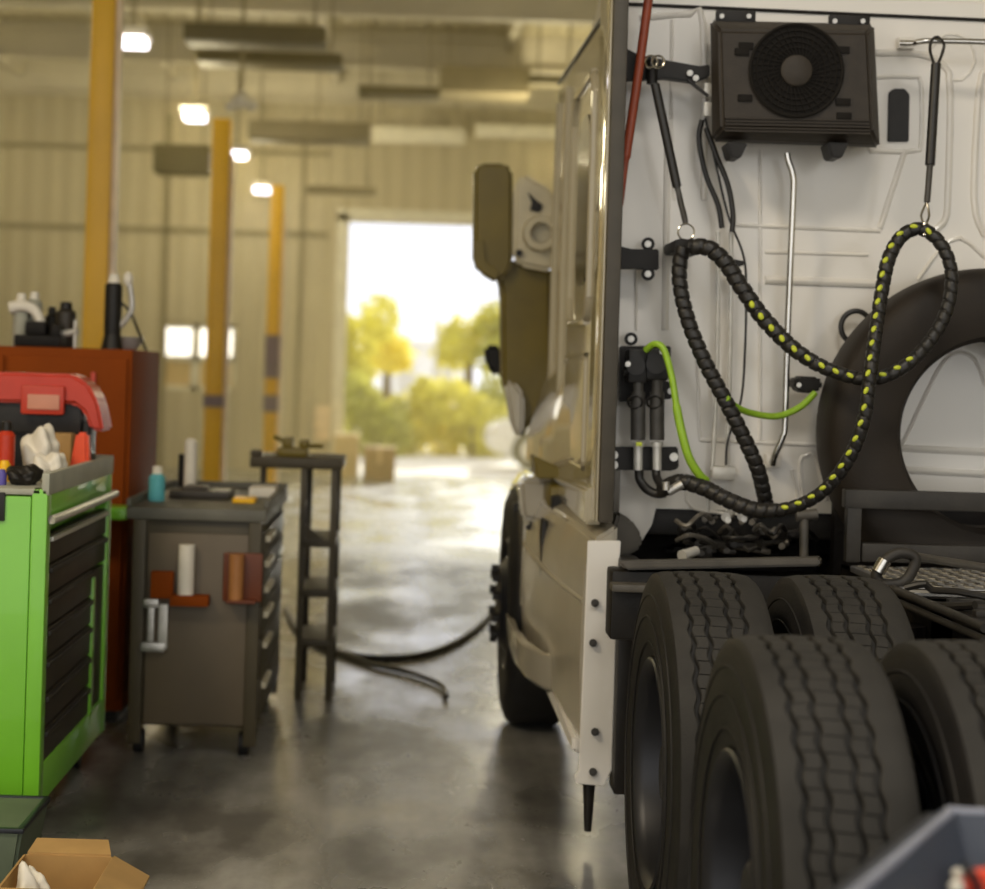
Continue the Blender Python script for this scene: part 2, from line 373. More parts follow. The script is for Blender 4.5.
# yellow lift posts
def post(x_top, x_bot, y0, y1, D, wpx, label, top=None, bands=()):
    c = P((x_top+x_bot)/2, (y0+y1)/2, D); w = wpx*D/F/2; zt = top if top else P(x_top, y0, D).z
    t = thing('lift_post', label, 'post', (c.x, D, 0), 'yellow posts down the hall')
    obj('column', B().bbox((c.x-w, D, 0), (c.x+w, D+.22, zt), .012), 'yellow_post', t)
    obj('guide_rail', B().box((c.x+w, D+.04, .05), (c.x+w+w*.45, D+.12, zt-.3)), 'cream_rail', t)
    obj('base_plate', B().bbox((c.x-.25, D-.1, 0), (c.x+.25, D+.35, .02), .004), 'black_metal', t)
    for (ya, yb) in bands:
        za, zb = P(x_bot, ya, D).z, P(x_bot, yb, D).z
        obj('band', B().box((c.x-w-.008, D-.008, zb), (c.x+w+.008, D+.228, za)), 'band', t)
    return t
post(107, 90, 0, 350, 11.0, 24, 'thick yellow steel post nearest the camera, rising out of the top of the picture', 4.3)
post(224, 209, 118, 470, 16.0, 18, 'yellow steel post standing behind the dark tool cart, in front of the window', None, ((395, 407),))
post(278, 268, 185, 460, 21.7, 13, 'slimmest yellow steel post, farthest back, with grey bands', None, ((335, 378), (395, 412)))
# wall fittings
c = P(316, 405, WD)
tag(obj('wall_cabinet', B().bbox((c.x, WD-.22, P(330, 440, WD).z), (P(342, 405, WD).x-.17, WD-.06, c.z), .02), 'cream_rail'), 'pale box standing against the far wall just left of the door opening', 'box')
def cbox(name, label, x0, x1, y0, D, dep, h, m):
    a, c = P(x0, y0, D), P(x1, y0, D)
    t = thing(name, label, 'box', ((a.x+c.x)/2, D+dep/2, 0))
    obj('carton', B().bbox((a.x, D, 0), (c.x, D+dep, h), .008), m, t)
    obj('packing_tape', B().box(((a.x+c.x)/2-.03, D-.003, h*.5), ((a.x+c.x)/2+.03, D+dep, h+.003)), 'card_light', t)
cbox('cardboard_box', 'pale tall cardboard box on the floor at the left foot of the door opening', 333, 358, 470, 26.6, .4, .62, 'card_light')
cbox('cardboard_box', 'brown cardboard box on the floor in the doorway, right of a paler box', 363, 395, 470, 26.4, .45, .46, 'card')

# ------------------------------------------------------------------ outside
struct('floor_yard', B().box((-30, WD, -.25), (30, 90, -.02)), 'yard')
def foliage(name, label, cat, c, rad, n, m, size=.22, trunk=True, group=None):
    c = Vector(c); t = thing(name, label, cat, (c.x, c.y, 0), group); bm = bmesh.new()
    blobs = [(c + Vector((random.uniform(-.6, .6)*rad[0], random.uniform(-.6, .6)*rad[1], random.uniform(-.6, .6)*rad[2])), random.uniform(.35, .6)) for _ in range(9)]
    for i in range(n):
        o, k = random.choice(blobs); d = Vector([random.gauss(0, 1) for _ in range(3)]).normalized()*random.uniform(.6, 1)
        p = o + Vector((d.x*rad[0]*k, d.y*rad[1]*k, d.z*rad[2]*k))
        if p.z < .02: p.z = random.uniform(.02, .3)
        u = Vector([random.gauss(0, 1) for _ in range(3)]).normalized(); w = u.orthogonal().normalized(); s_ = size*random.uniform(.5, 1.2)
        bm.faces.new([bm.verts.new(p+u*s_), bm.verts.new(p+w*s_*.45), bm.verts.new(p-u*s_), bm.verts.new(p-w*s_*.45)])
    bb = B(); bb.bm = bm; obj('foliage', bb, m, t, 0)
    if trunk: obj('trunk', B().cyl((c.x, c.y, -.02), (c.x, c.y, c.z), .16, .07, n=10), 'bark', t)
    else: obj('stem', B().cyl((c.x, c.y, -.02), (c.x, c.y, c.z), .05, .03, n=8), 'bark', t)
def at(x, y, D): return P(x, y, D)
foliage('tree', 'yellow-green tree rising at the left edge of the door opening', 'tree', at(352, 345, 40), (1.0, 1.2, 1.25), 1500, M['leaf'], .16)
foliage('tree', 'smaller drooping tree right of the tallest tree in the door opening', 'tree', at(388, 352, 43), (.95, 1, .55), 800, M['leaf3'], .16)
foliage('tree', 'rounded tree seen through the door just left of the truck mirror', 'tree', at(470, 338, 42), (1.1, 1.1, .75), 1100, M['leaf'], .15)
foliage('tree', 'tree beside the truck cab, right of the rounded tree outside', 'tree', at(520, 345, 41), (1.1, 1, 1), 900, M['leaf2'], .15)
bl = [(352, 425, 35, 1.0, 'leaf2', 'olive bush outside behind the cardboard boxes'), (378, 440, 34.5, .8, 'leaf2', 'low olive bush outside above the brown cardboard box'), (410, 432, 35.5, .9, 'leaf', 'yellow-green bush outside in the middle of the door opening'),
      (442, 422, 36, .95, 'leaf3', 'brightest yellow bush outside, right of the middle of the opening'), (472, 430, 35, 1.0, 'leaf', 'bush outside immediately left of the white car'), (500, 420, 37, 1.0, 'leaf2', 'dark bush outside behind the white car')]
for (x, y, D, r, m, lab) in bl:
    c = at(x, y, D); c.z = .62; foliage('bush', lab, 'bush', c, (r*.85, r*.7, r*1.0), 1100, M[m], .11, False, 'bushes outside the door')
t = thing('building', 'pale low building outside beyond the bushes', 'building', (at(425, 400, 60).x, 60, 0))
a, c = at(378, 395, 58), at(470, 338, 58)
obj('wall', B().box((a.x, 58, -.02), (c.x, 63, 2.35)), 'render_wall', t)
obj('roof', B().bbox((a.x-.2, 57.8, 2.35), (c.x+.2, 63.2, 2.5), .03), 'render_wall', t)
for X in (a.x+.6, a.x+1.7): obj('window', B().box((X, 57.97, .9), (X+.5, 58.05, 1.8)), 'silver', t)
tag(obj('lamp_pole', B().cyl((at(434, 400, 39).x, 39, -.02), (at(434, 400, 39).x, 39, 3.0), .04, .03), 'silver'), 'thin pale pole outside among the trees', 'pole')
# white car
cx = at(486, 430, 31).x
t = thing('parked_car', 'white car parked outside, half hidden behind the truck cab', 'car', (cx+2, 31.8, 0))
pr = [(0, .35), (.02, .62), (.25, .78), (1.0, .86), (1.5, 1.28), (2.7, 1.34), (3.5, .95), (4.0, .85), (4.1, .4), (3.9, .22), (.2, .22)]
obj('car_body', B().prism([(cx+x, 31.0, z) for x, z in pr], (0, 1.65, 0), .05), 'car', t)
obj('side_window', B().prism([(cx+1.15, 30.985, .88), (cx+1.55, 30.985, 1.22), (cx+2.6, 30.985, 1.27), (cx+3.2, 30.985, .93)], (0, .03, 0)), 'glass_dark', t)
obj('headlight', B().sph((cx+.1, 31.05, .62), .13, (.6, .5, .6)), 'steel', t)
for X in (.75, 3.3):
    wo = obj('wheel', B().cyl((cx+X, 30.95, .3), (cx+X, 31.2, .3), .31, n=28), 'rubber_dark', t)
    obj('hubcap', B().cyl((cx+X, 30.93, .3), (cx+X, 30.96, .3), .19, n=20), 'silver', wo)

# ------------------------------------------------------------------ the truck
T = thing('truck', 'white truck tractor unit seen from behind on the right, with bare chassis and double wheels', 'truck', (1.87, 6.3, 0))
def slab(px, D, dep, m, name, par=T, bev=.02):
    return obj(name, B().prism([P(x, y, D) for x, y in px], (0, dep, 0), bev, 3), m, par)
CB = 6.35
b = B().prism([(.66, CB, 1.06), (.648, 8.0, 1.06), (.66, 8.45, 1.06), (.85, 8.75, 1.06), (2.9, 8.75, 1.06), (3.09, 8.4, 1.06), (3.09, CB, 1.06)], (0, 0, 1.78), .03, 3)
obj('cab_shell', b, 'cab', T)
b = B().loft([[(.72, CB+.01, 2.80), (3.03, CB+.01, 2.80), (3.03, 8.6, 2.80), (.74, 8.6, 2.80)], [(.74, CB+.03, 3.35), (3.0, CB+.03, 3.35), (3.0, 8.0, 3.3), (.8, 8.0, 3.3)]], .05, 3)
obj('roof_hood', b, 'cab', T)
obj('roof_seam', B().tube([P(628, 4, CB-.005), P(985, 20, CB-.005), P(1330, 35, CB-.005)], .006, n=8), 'black_plastic', T)
# glossy side skin, beads, window, locker
b = B().box((.636, CB+.02, 1.10), (.665, 8.3, 2.76)); obj('side_panel', b, 'cab_side_shade', T, 0)
def side_rect(d0, d1, z0, z1, r, X, rad):
    pts = [Vector((X, p.x, p.z)) for p in rrect(d0, d1, z0, z1, r, 0)]
    return B().tube(pts, rad, n=8, step=.05, closed=True)
obj('window_surround', side_rect(6.62, 7.42, 1.72, 2.60, .14, .637, .018), 'cab_side_shade', T)
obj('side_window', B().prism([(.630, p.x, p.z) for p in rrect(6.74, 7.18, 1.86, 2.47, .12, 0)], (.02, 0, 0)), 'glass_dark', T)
obj('locker_door', side_rect(6.68, 7.52, 1.20, 1.60, .05, .637, .010), 'cab_side_shade', T)
obj('locker_panel', B().prism([(.630, p.x, p.z) for p in rrect(6.70, 7.50, 1.22, 1.58, .05, 0)], (.02, 0, 0), .004), 'cab_side_shade', T)
for D in (7.72, 8.2): obj('side_bead', B().tube([(.638, D, 1.15), (.638, D+.04, 2.0), (.638, D+.0, 2.7)], .02, n=8, step=.1), 'cab_side_shade', T)
obj('roof_gutter', B().tube([(.634, CB+.02, 2.74), (.634, 8.3, 2.80)], .008, n=8), 'black_plastic', T)
# rear vertical edge trim of the side deflector
obj('edge_trim', B().bbox((.628, 6.03, 1.06), (.676, CB, 3.3), .01), 'trim', T)
obj('edge_cap', B().bbox((.622, 6.06, 1.06), (.630, CB+.05, 3.3), .003), 'cab_side_shade', T)
# lower bulge of the cab
S = lambda D, pts: [(x, D, z) for x, z in pts]
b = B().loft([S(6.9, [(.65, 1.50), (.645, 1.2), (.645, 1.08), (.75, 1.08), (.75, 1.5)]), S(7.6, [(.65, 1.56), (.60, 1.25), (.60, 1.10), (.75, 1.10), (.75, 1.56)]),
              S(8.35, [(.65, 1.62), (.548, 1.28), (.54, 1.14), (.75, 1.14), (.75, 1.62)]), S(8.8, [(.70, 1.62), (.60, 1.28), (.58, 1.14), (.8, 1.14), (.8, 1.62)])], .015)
obj('lower_side_panel', b, 'cab_side_shade', T)
obj('wheel_arch_gap', B().bbox((.57, 7.3, .98), (.8, 8.6, 1.10), .02), 'haze_tint_olive', T)  # dark box put in the gap, standing for its shade
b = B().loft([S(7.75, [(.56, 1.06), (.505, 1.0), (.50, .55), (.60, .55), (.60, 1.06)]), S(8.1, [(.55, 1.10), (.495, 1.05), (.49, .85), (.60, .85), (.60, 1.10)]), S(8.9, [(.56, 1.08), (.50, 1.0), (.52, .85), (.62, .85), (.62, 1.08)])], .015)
obj('front_fender', b, 'cab_side_shade', T)
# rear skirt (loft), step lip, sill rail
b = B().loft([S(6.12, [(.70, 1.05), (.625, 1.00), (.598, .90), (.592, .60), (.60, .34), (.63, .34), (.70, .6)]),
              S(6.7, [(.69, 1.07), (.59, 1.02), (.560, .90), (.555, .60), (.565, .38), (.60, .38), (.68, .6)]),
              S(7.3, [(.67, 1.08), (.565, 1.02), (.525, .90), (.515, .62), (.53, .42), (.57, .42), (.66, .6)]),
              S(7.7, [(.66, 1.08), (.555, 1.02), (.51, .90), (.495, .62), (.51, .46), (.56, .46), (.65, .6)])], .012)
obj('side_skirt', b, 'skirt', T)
obj('skirt_crease', B().tube([(.600, 6.13, .80), (.562, 6.7, .80), (.522, 7.3, .82), (.505, 7.69, .84)], .010, n=8, step=.06), 'skirt', T)
obj('skirt_handle', B().bbox((.530, 7.12, .76), (.552, 7.26, .98), .008), 'black_plastic', T)
so = [(.455, 8.0), (.450, 7.45), (.468, 7.1), (.52, 6.85), (.60, 6.72), (.64, 6.72), (.64, 8.0)]; si = [(x+(.03 if x < .5 else .015 if x < .61 else 0), y if y > 7.9 else y+.05) for x, y in so]
b = B().loft([[(x+.05, y+.06, .36) if x < .61 else (x, y, .36) for x, y in so], [(x+.01, y, .40) if x < .61 else (x, y, .40) for x, y in so], [(x, y, .52) for x, y in so], [(x, y, .52) for x, y in si], [(x, y, .47) for x, y in si]], .006)
obj('side_step', b, 'skirt', T)
obj('sill_rail', B().loft([S(6.16, [(.578, .36), (.578, .30), (.62, .30), (.62, .36)]), S(7.3, [(.545, .43), (.545, .37), (.60, .37), (.60, .43)])], .012), 'plate_white', T)
obj('lower_wedge', B().loft([S(6.2, [(.60, 1.16), (.598, 1.04), (.66, 1.04), (.66, 1.16)]), S(7.5, [(.61, 1.13), (.60, 1.05), (.66, 1.05), (.66, 1.13)])], .01), 'cab_side_shade', T)
obj('front_marker_panel', B().bbox((.476, 8.05, .50), (.50, 8.12, .98), .008), 'black_plastic', T)
# riveted end plate
p = B().prism([P(588, 541, 6.08), P(621, 541, 6.08), P(617, 600, 6.08), P(612, 770, 6.08), P(604, 786, 6.08), P(577, 784, 6.08), P(575, 777, 6.08), P(579, 770, 6.08)], (0, .02, 0), .003)
slab([(519, 479), (556, 479), (560, 500), (560, 524), (522, 520)], 7.62, .12, 'skirt', 'fender_end')
slab([(552, 497), (562, 496), (561, 540), (557, 558), (553, 545)], 7.20, .10, 'black_plastic', 'fender_slot', bev=.006)
slab([(533, 455), (562, 469), (563, 479), (537, 479)], 7.42, .2, 'haze_tint_olive', 'arch_gap_shade', bev=.006)  # dark slab standing in for the shaded gap above the fender
slab([(525, 528), (540, 516), (552, 524), (552, 532), (538, 536)], 7.58, .06, 'black_plastic', 'fender_clip', bev=.004)
ep = obj('end_plate', p, 'plate_white', T)
for (x, y) in ((595, 603), (593, 643), (595, 732), (593, 772)):
    obj('rivet', B().cyl(P(x, y, 6.066), P(x, y, 6.085), .013, n=16).cyl(P(x, y, 6.058), P(x, y, 6.075), .006, n=10), 'dark_frame', ep)
obj('splash_guard', B().bbox((.70, 6.02, .20), (.765, 6.16, .95), .01), 'black_plastic', T)
a = P(589, 788, 6.12); obj('drain_stub', B().cyl((a.x, 6.12, a.z+.08), (a.x, 6.12, .06), .024, .012), 'black_plastic', T)
# mirror group
mh = slab([(474, 168), (480, 163), (505, 163), (513, 169), (513, 262), (508, 275), (498, 283), (480, 272), (473, 262)], 8.7, .14, 'haze_tint_olive', 'mirror')
slab([(474, 240), (484, 240), (486, 262), (500, 272), (496, 280), (480, 271), (474, 262)], 8.68, .03, 'haze_tint_olive', 'mirror_glass', mh, .004)
slab([(496, 268), (513, 258), (552, 266), (552, 400), (530, 425), (520, 440), (514, 420), (502, 380), (501, 292)], 8.78, .20, 'haze_tint_olive', 'mirror_arm')
slab([(504, 382), (514, 380), (525, 395), (524, 434), (518, 440), (510, 425)], 8.70, .09, 'cab_side_shade', 'arm_fairing')
slab([(514, 186), (524, 172), (552, 190), (558, 200), (558, 262), (552, 272), (520, 266), (513, 258)], 8.66, .10, 'cream', 'mirror_bracket')
slab([(528, 192), (536, 200), (543, 205), (540, 212), (530, 210), (532, 202)], 8.64, .03, 'black_plastic', 'bracket_clip', bev=.003)
obj('bracket_boss', B().lathe([(-.04, .045), (-.06, .05), (-.06, .075), (.0, .085)], P(540, 234, 8.66), 'Y', 24), 'cream', T)
obj('bracket_bolt', B().cyl(P(519, 253, 8.63), P(519, 253, 8.67), .016), 'black_plastic', T)
slab([(484, 345), (502, 345), (506, 372), (497, 378), (486, 366)], 9.4, .08, 'black_plastic', 'kerb_mirror')

# ---- cab back: embossed beads
def bead(pts, r=.008, name='panel_bead', D=CB, m='cab', closed=False):
    return obj(name, B().tube([P(x, y, D) for x, y in pts], r, n=8, step=.03, closed=closed), m, T)
bead([(866, 90), (870, 80), (880, 77), (912, 77), (921, 84), (921, 142), (914, 151), (878, 151), (868, 146)], closed=True)
bead([(876, 53), (920, 54), (944, 66), (950, 90), (948, 190), (944, 222), (925, 236)], .012)
bead([(984, 72), (979, 90), (974, 200), (985, 236)], .012)
bead([(735, 225), (880, 231)], .007); bead([(765, 280), (880, 284)], .014); bead([(765, 252), (868, 255)], .006)
bead([(640, 18), (690, 14), (703, 24), (704, 200)], .012); bead([(672, 20), (671, 120), (674, 200)], .006)
bead([(636, 270), (636, 330)], .006); bead([(668, 120), (665, 330)], .012); bead([(696, 330), (700, 440)], .006)
bead([(895, 460), (930, 385), (945, 360), (960, 352), (975, 360), (985, 385)], .007); bead([(918, 280), (940, 250), (960, 238), (985, 258)], .007)
bead([(900, 448), (985, 452)], .012); bead([(905, 470), (985, 474)], .012); bead([(700, 440), (870, 447)], .007)
bead([(803, 500), (800, 462), (806, 456), (815, 457), (826, 500)], .007); bead([(693, 470), (693, 508), (790, 510), (792, 470)], .006)
bead([(760, 150), (760, 440)], .006); bead([(905, 150), (880, 228)], .010); bead([(925, 55), (945, 35), (968, 40), (975, 62), (962, 80), (945, 78)], .005)
bead([(622, 488), (655, 489)], .005); bead([(636, 496), (652, 496)], .004)
obj('rear_slot', B().prism([P(888, 93, CB), P(893, 89, CB), P(904, 89, CB), P(909, 95, CB), P(908, 142, CB), P(887, 142, CB)], (0, -.012, 0), .003), 'black_plastic', T)
# lower white apron left with curved cut, and dark sheet standing in for the shade below
obj('lower_apron', B().prism([P(x, y, CB-.02) for x, y in ((618, 485), (656, 485), (657, 505), (652, 525), (642, 541), (628, 546), (618, 520))], (0, .03, 0), .004), 'cab', T)
obj('under_cab_shade', B().prism([P(x, y, CB+.3) for x, y in ((600, 490), (870, 500), (870, 600), (600, 600))], (0, .1, 0)), 'grease', T)
obj('floor_beam', B().bbox((.75, CB+.02, 1.0), (3.0, 6.6, 1.10), .01), 'black_metal', T)
obj('wheel_arch_liner', B().prism([P(x, y, 6.2) for x, y in ((618, 512), (632, 520), (642, 535), (642, 548), (620, 560), (610, 540))], (0, .12, 0), .01), 'trim', T)

# ---- air conditioner
AC0 = 6.08
ac = obj('air_conditioner', B().loft([[P(x, y, D) for x, y in pts] for D, pts in (
    (6.07, ((719, 30), (868, 32), (873, 132), (722, 128))), (6.12, ((712, 22), (874, 26), (878, 145), (713, 138))), (6.27, ((710, 20), (874, 24), (880, 148), (712, 142))))], .010, 3), 'ac', T)
c = P(796, 71, 6.07)
obj('fan_well', B().cyl(c+Vector((0, .004, 0)), c+Vector((0, -.004, 0)), .148, n=64), 'ac_dark', ac)
g = B()
for r in (.147, .128, .11, .092, .074): g.tube([c+Vector((r*math.cos(a), -.008, r*math.sin(a))) for a in [2*PI*i/40 for i in range(40)]], .0028 if r < .14 else .006, n=6, step=.02, closed=True)
for i in range(36):
    a = 2*PI*i/36; g.tube([c+Vector((.05*math.cos(a), -.010, .05*math.sin(a))), c+Vector((.146*math.cos(a+.25), -.008, .146*math.sin(a+.25)))], .0022, n=5)
obj('fan_grille', g, 'ac_dark', ac)
obj('fan_hub', B().lathe([(-.016, 0.0001), (-.016, .044), (-.012, .050), (.0, .052)], c, 'Y', 40), 'ac', ac)
s_ = B()
for k in range(5):
    y = 119+k*3.2; s_.cyl(P(725, y-1, 6.068), P(870, y+2, 6.068), .0035, n=6)
obj('louver_slats', s_, 'ac', ac)
for (x, y) in ((746, 46), (842, 50), (745, 98), (843, 102), (742, 52), (844, 116)): obj('bolt_pocket', B().bbox(P(x-7, y+3, 6.062), P(x+7, y-3, 6.075), .002), 'ac_dark', ac)
for (x0, x1, y) in ((716, 755, 12), (829, 869, 17)):
    br = obj('mounting_bracket', B().bbox(P(x0, y+10, 6.2), P(x1, y, 6.22), .004), 'black_metal', ac)
    for x in (x0+6, x1-6): obj('bolt', B().cyl(P(x, y+4, 6.185), P(x, y+4, 6.2), .008, n=12), 'zinc', T)
for x in (731, 832): obj('foot', B().prism([P(x-4, 142, 6.1), P(x+17, 143, 6.1), P(x+10, 158, 6.1), P(x, 157, 6.1)], (0, .12, 0), .004), 'black_metal', ac)

# ---- brackets, pipes on the cab back
D = 6.27
def plate(px, name, m='black_metal', D0=D, dep=.03, par=T, bev=.004):
    return obj(name, B().prism([P(x, y, D0) for x, y in px], (0, dep, 0), bev), m, par)
def bolt(x, y, D0, r=.010, par=T):
    return obj('bolt', B().cyl(P(x, y, D0), P(x, y, D0+.02), r, n=18).cyl(P(x, y, D0-.008), P(x, y, D0+.01), r*.5, n=6), 'zinc', par)
def eyelet(x, y, D0, par, r=.022):
    obj('eyelet', B().cyl(P(x, y, D0+.004), P(x, y, D0+.02), r, n=20), 'black_metal', par); bolt(x, y, D0-.006, .011)
arm = plate([(622, 46), (640, 55), (700, 66), (710, 64), (710, 76), (694, 82), (665, 78), (622, 80)], 'upper_arm', D0=6.2, dep=.05)
obj('arm_sleeve', B().cyl(P(652, 60, 6.18), P(652, 84, 6.18), .018), 'black_metal', arm); bolt(690, 73, 6.18); bolt(696, 78, 6.18, .01)
obj('arm_clip_wire', B().tube([P(688, 80, 6.2), P(698, 88, 6.2), P(708, 96, 6.2)], .006), 'hose', arm)
b2 = plate([(620, 246), (632, 249), (659, 249), (659, 270), (632, 269), (620, 269)], 'middle_bracket', D0=6.24)
eyelet(648, 244, 6.24, b2); eyelet(648, 274, 6.24, b2)
pb = plate([(620, 346), (671, 346), (671, 358), (664, 360), (664, 380), (672, 383), (672, 399), (620, 402)], 'valve_plate', D0=6.27)
eyelet(631, 339, 6.27, pb); eyelet(671, 391, 6.27, pb, .018)
obj('valve_body', B().bbox(P(628, 383, 6.16), P(644, 350, 6.26), .01).bbox(P(646, 380, 6.16), P(666, 349, 6.26), .012).cyl(P(636, 366, 6.14), P(636, 366, 6.2), .03).cyl(P(656, 364, 6.14), P(656, 364, 6.2), .032).cyl(P(624, 372, 6.18), P(670, 366, 6.18), .016), 'black_plastic', pb)
bolt(631, 352, 6.25, .006); bolt(628, 364, 6.14, .009); bolt(662, 352, 6.14, .008)
for x, x2 in ((638, 639), (657, 656)):
    cp = obj('coupling', B().cyl(P(x, 380, 6.18), P(x, 394, 6.18), .018).cyl(P(x, 392, 6.18), P(x, 440, 6.18), .024), 'hose_grey', T)
    obj('ferrule', B().cyl(P(x, 446, 6.18), P(x, 470, 6.18), .015).cyl(P(x, 442, 6.18), P(x, 447, 6.18), .02), 'silver', cp)
    obj('coupling_ring', B().tube([P(x-3+7*math.cos(a), 402+6*math.sin(a), 6.16) for a in [i*PI/5 for i in range(10)]], .005, n=6, closed=True), 'black_metal', cp)
obj('yellow_tag', B().bbox(P(636, 446, 6.15), P(642, 442, 6.16), .002), 'yellow_cord', T)
lb = plate([(612, 447), (678, 447), (679, 468), (672, 471), (612, 470)], 'lower_bracket', D0=6.22)
for (x, y) in ((614, 455), (614, 465), (674, 457)): bolt(x, y, 6.2, .014)
obj('short_strut', B().bbox(P(609, 512, 6.2), P(620, 470, 6.22), .006), 'bar', T)
# steel pipes
obj('bent_pipe', B().tube([P(787, 153, 6.25), P(788, 160, 6.25), P(793, 176, 6.25), P(793, 200, 6.25), P(788, 320, 6.25), P(785, 420, 6.25), P(783, 436, 6.25), P(775, 455, 6.26), P(773, 464, 6.28)], .011, n=14), 'steel', T)
obj('pipe_foot', B().bbox(P(766, 468, 6.30), P(779, 454, 6.345), .006), 'cab', T); bolt(772, 462, 6.28, .010)
for x, yb, dx in ((718, 470, -6), (731, 466, -4)):
    obj('brake_pipe', B().tube([P(x, 232, 6.29), P(x, 300, 6.29), P(x-2, 400, 6.29), P(x+dx, yb, 6.29)], .008, n=10, step=.04), 'silver', T)
obj('pipe_union', B().bbox(P(712, 480, 6.27), P(733, 466, 6.33), .008), 'silver', T)
pc = plate([(722, 257), (745, 261), (745, 265), (735, 268), (724, 266)], 'pipe_clamp', D0=6.26, dep=.02); bolt(727, 261, 6.245, .008)
obj('grab_rail', B().tube([P(900, 43, 6.2), P(915, 43, 6.18), P(925, 41, 6.16), P(985, 42, 6.16), P(1080, 46, 6.16)], .010, n=12), 'steel', T)
obj('rail_foot', B().bbox(P(899, 48, 6.31), P(912, 39, 6.345), .003), 'cab', T); bolt(905, 44, 6.29, .008)
cn = plate([(793, 382), (799, 376), (818, 377), (823, 381), (822, 390), (806, 394), (796, 389)], 'connector_socket', D0=6.2, dep=.1, bev=.008)
bolt(799, 385, 6.19, .008, T)
obj('cable_joiner', B().bbox(P(704, 97, 6.2), P(711, 84, 6.22), .003).bbox(P(704, 116, 6.2), P(711, 103, 6.22), .003), 'silver', T)
for pts, r in (([(702, 120), (699, 140), (706, 175), (718, 205), (722, 228)], .009), ([(706, 128), (716, 155), (728, 185), (733, 215), (732, 232)], .009),
               ([(705, 118), (708, 130), (716, 165), (728, 215), (744, 258), (746, 300), (745, 350), (741, 400), (728, 440), (726, 465)], .004)):
    obj('air_line', B().tube([P(x, y, 6.26) for x, y in pts], r, n=10), 'hose', T)
obj('pipe_loop', B().tube([P(856+15*math.cos(a), 327+16*math.sin(a), 6.30) for a in [i*PI/9 for i in range(18)]], .009, n=10, closed=True), 'hose', T)

# ---- hanging hoses (each a thing)
def hose(name, label, cat, pts, r, ridge=.0, pitch=.03, m='hose', step=.007, n=14, dashes=None):
    pts3 = [P(x, y, d) for x, y, d in pts]
    if dashes:
        t = thing(name, label, cat, pts3[-1]); obj('hose_body', B().tube(pts3, r, n=n, step=step, ridge=ridge, pitch=pitch), m, t)
        path = resample(pts3, .004); b = B(); s = 0; nxt = 0; K = len(path); side = Vector((0, -1, 0))
        for i in range(1, K-1):
            s += (path[i]-path[i-1]).length; f = i/K
            if s >= nxt and any(a <= f <= c for a, c in dashes):
                nxt = s + .046; rr = r(f) if callable(r) else r; tg = (path[i+1]-path[i-1]).normalized()
                q_ = Vector((-.5, -.8, .25)); off = (q_ - tg*q_.dot(tg)).normalized()*rr*.98
                dirv = (tg*.9 + tg.cross(side)*.35).normalized()
                b = B().tube([path[i]+off-dirv*.011, path[i]+off, path[i]+off+dirv*.011], lambda f: rr*(.16+.18*math.sin(PI*f)), n=8, step=.003); obj('yellow_mark', b, 'yellow_cord', t)
        return t
    return tag(obj(name, B().tube(pts3, r, n=n, step=step, ridge=ridge, pitch=pitch), m), label, cat)
hose('wrapped_hose', 'plain black spiral-wrapped hose dropping from the upper left bracket behind the cab', 'hose',
     [(684, 247, 6.05), (680, 262, 6.05), (680, 285, 6.04), (688, 320, 6.03), (704, 360, 6.02), (726, 402, 6.02), (745, 440, 6.03), (758, 470, 6.05), (767, 508, 6.12)], .025, .26, .034, 'hose', .004)
hose('wrapped_hose', 'long black spiral hose with yellow dashes looping over the spare tire and back', 'hose',
     [(690, 247, 6.0), (708, 248, 5.98), (725, 262, 5.97), (742, 288, 5.95), (765, 320, 5.92), (798, 352, 5.88), (835, 372, 5.84), (872, 379, 5.80), (905, 366, 5.80), (932, 338, 5.82), (948, 305, 5.84), (951, 270, 5.86), (940, 243, 5.88),
      (921, 229, 5.90), (902, 236, 5.90), (889, 258, 5.88), (882, 290, 5.85), (876, 330, 5.80), (870, 375, 5.74), (864, 420, 5.74), (848, 460, 5.78), (822, 492, 5.84), (790, 508, 5.9), (757, 510, 5.95), (728, 500, 6.0), (704, 488, 6.05), (680, 482, 6.1), (662, 490, 6.15)],
     lambda f: .027 - .006*min(1, max(0, (f-.12)/.12)) + .002*max(0, 1-abs(f-.53)*12) + .006*min(1, max(0, (f-.84)/.05)), .25, .034, 'hose', .004, dashes=((.1, .31), (.46, .85)))
hose('green_hose', 'bright green hose curving down from the black valve beside the cab edge', 'hose',
     [(646, 350, 6.13), (655, 344, 6.1), (664, 350, 6.08), (672, 378, 6.06), (679, 420, 6.05), (688, 455, 6.05), (698, 473, 6.06), (706, 481, 6.08)], lambda f: .011 if f < .5 else .014, m='green_hose')
hose('green_hose', 'short green hose hanging in a bow from the black wrapped hose to the socket', 'hose',
     [(726, 398, 6.0), (738, 408, 6.05), (755, 414, 6.1), (778, 416, 6.12), (800, 407, 6.14), (815, 393, 6.16)], .011, m='green_hose')
hose('red_hose', 'thin red-brown hose running down from the roof beside the cab edge', 'hose', [(652, -30, 6.12), (647, 10, 6.12), (636, 90, 6.12), (627, 150, 6.12), (620, 205, 6.13)], lambda f: .015 if f < .8 else .011, m='red_hose')
hose('short_hose', 'black hose curving right from the left of the two couplings', 'hose', [(639, 470, 6.18), (640, 480, 6.18), (648, 490, 6.16), (660, 494, 6.14), (668, 489, 6.1)], .015)
hose('short_hose', 'black hose bending from the right coupling to the silver joint', 'hose', [(656, 470, 6.18), (657, 478, 6.17), (664, 488, 6.12), (670, 487, 6.1)], .014)
tag(obj('hose_joint', B().cyl(P(668, 492, 6.05), P(682, 484, 6.05), .015).cyl(P(666, 482, 6.03), P(666, 490, 6.03), .012), 'zinc'), 'silver metal joint where the black hoses meet below the couplings', 'fitting')
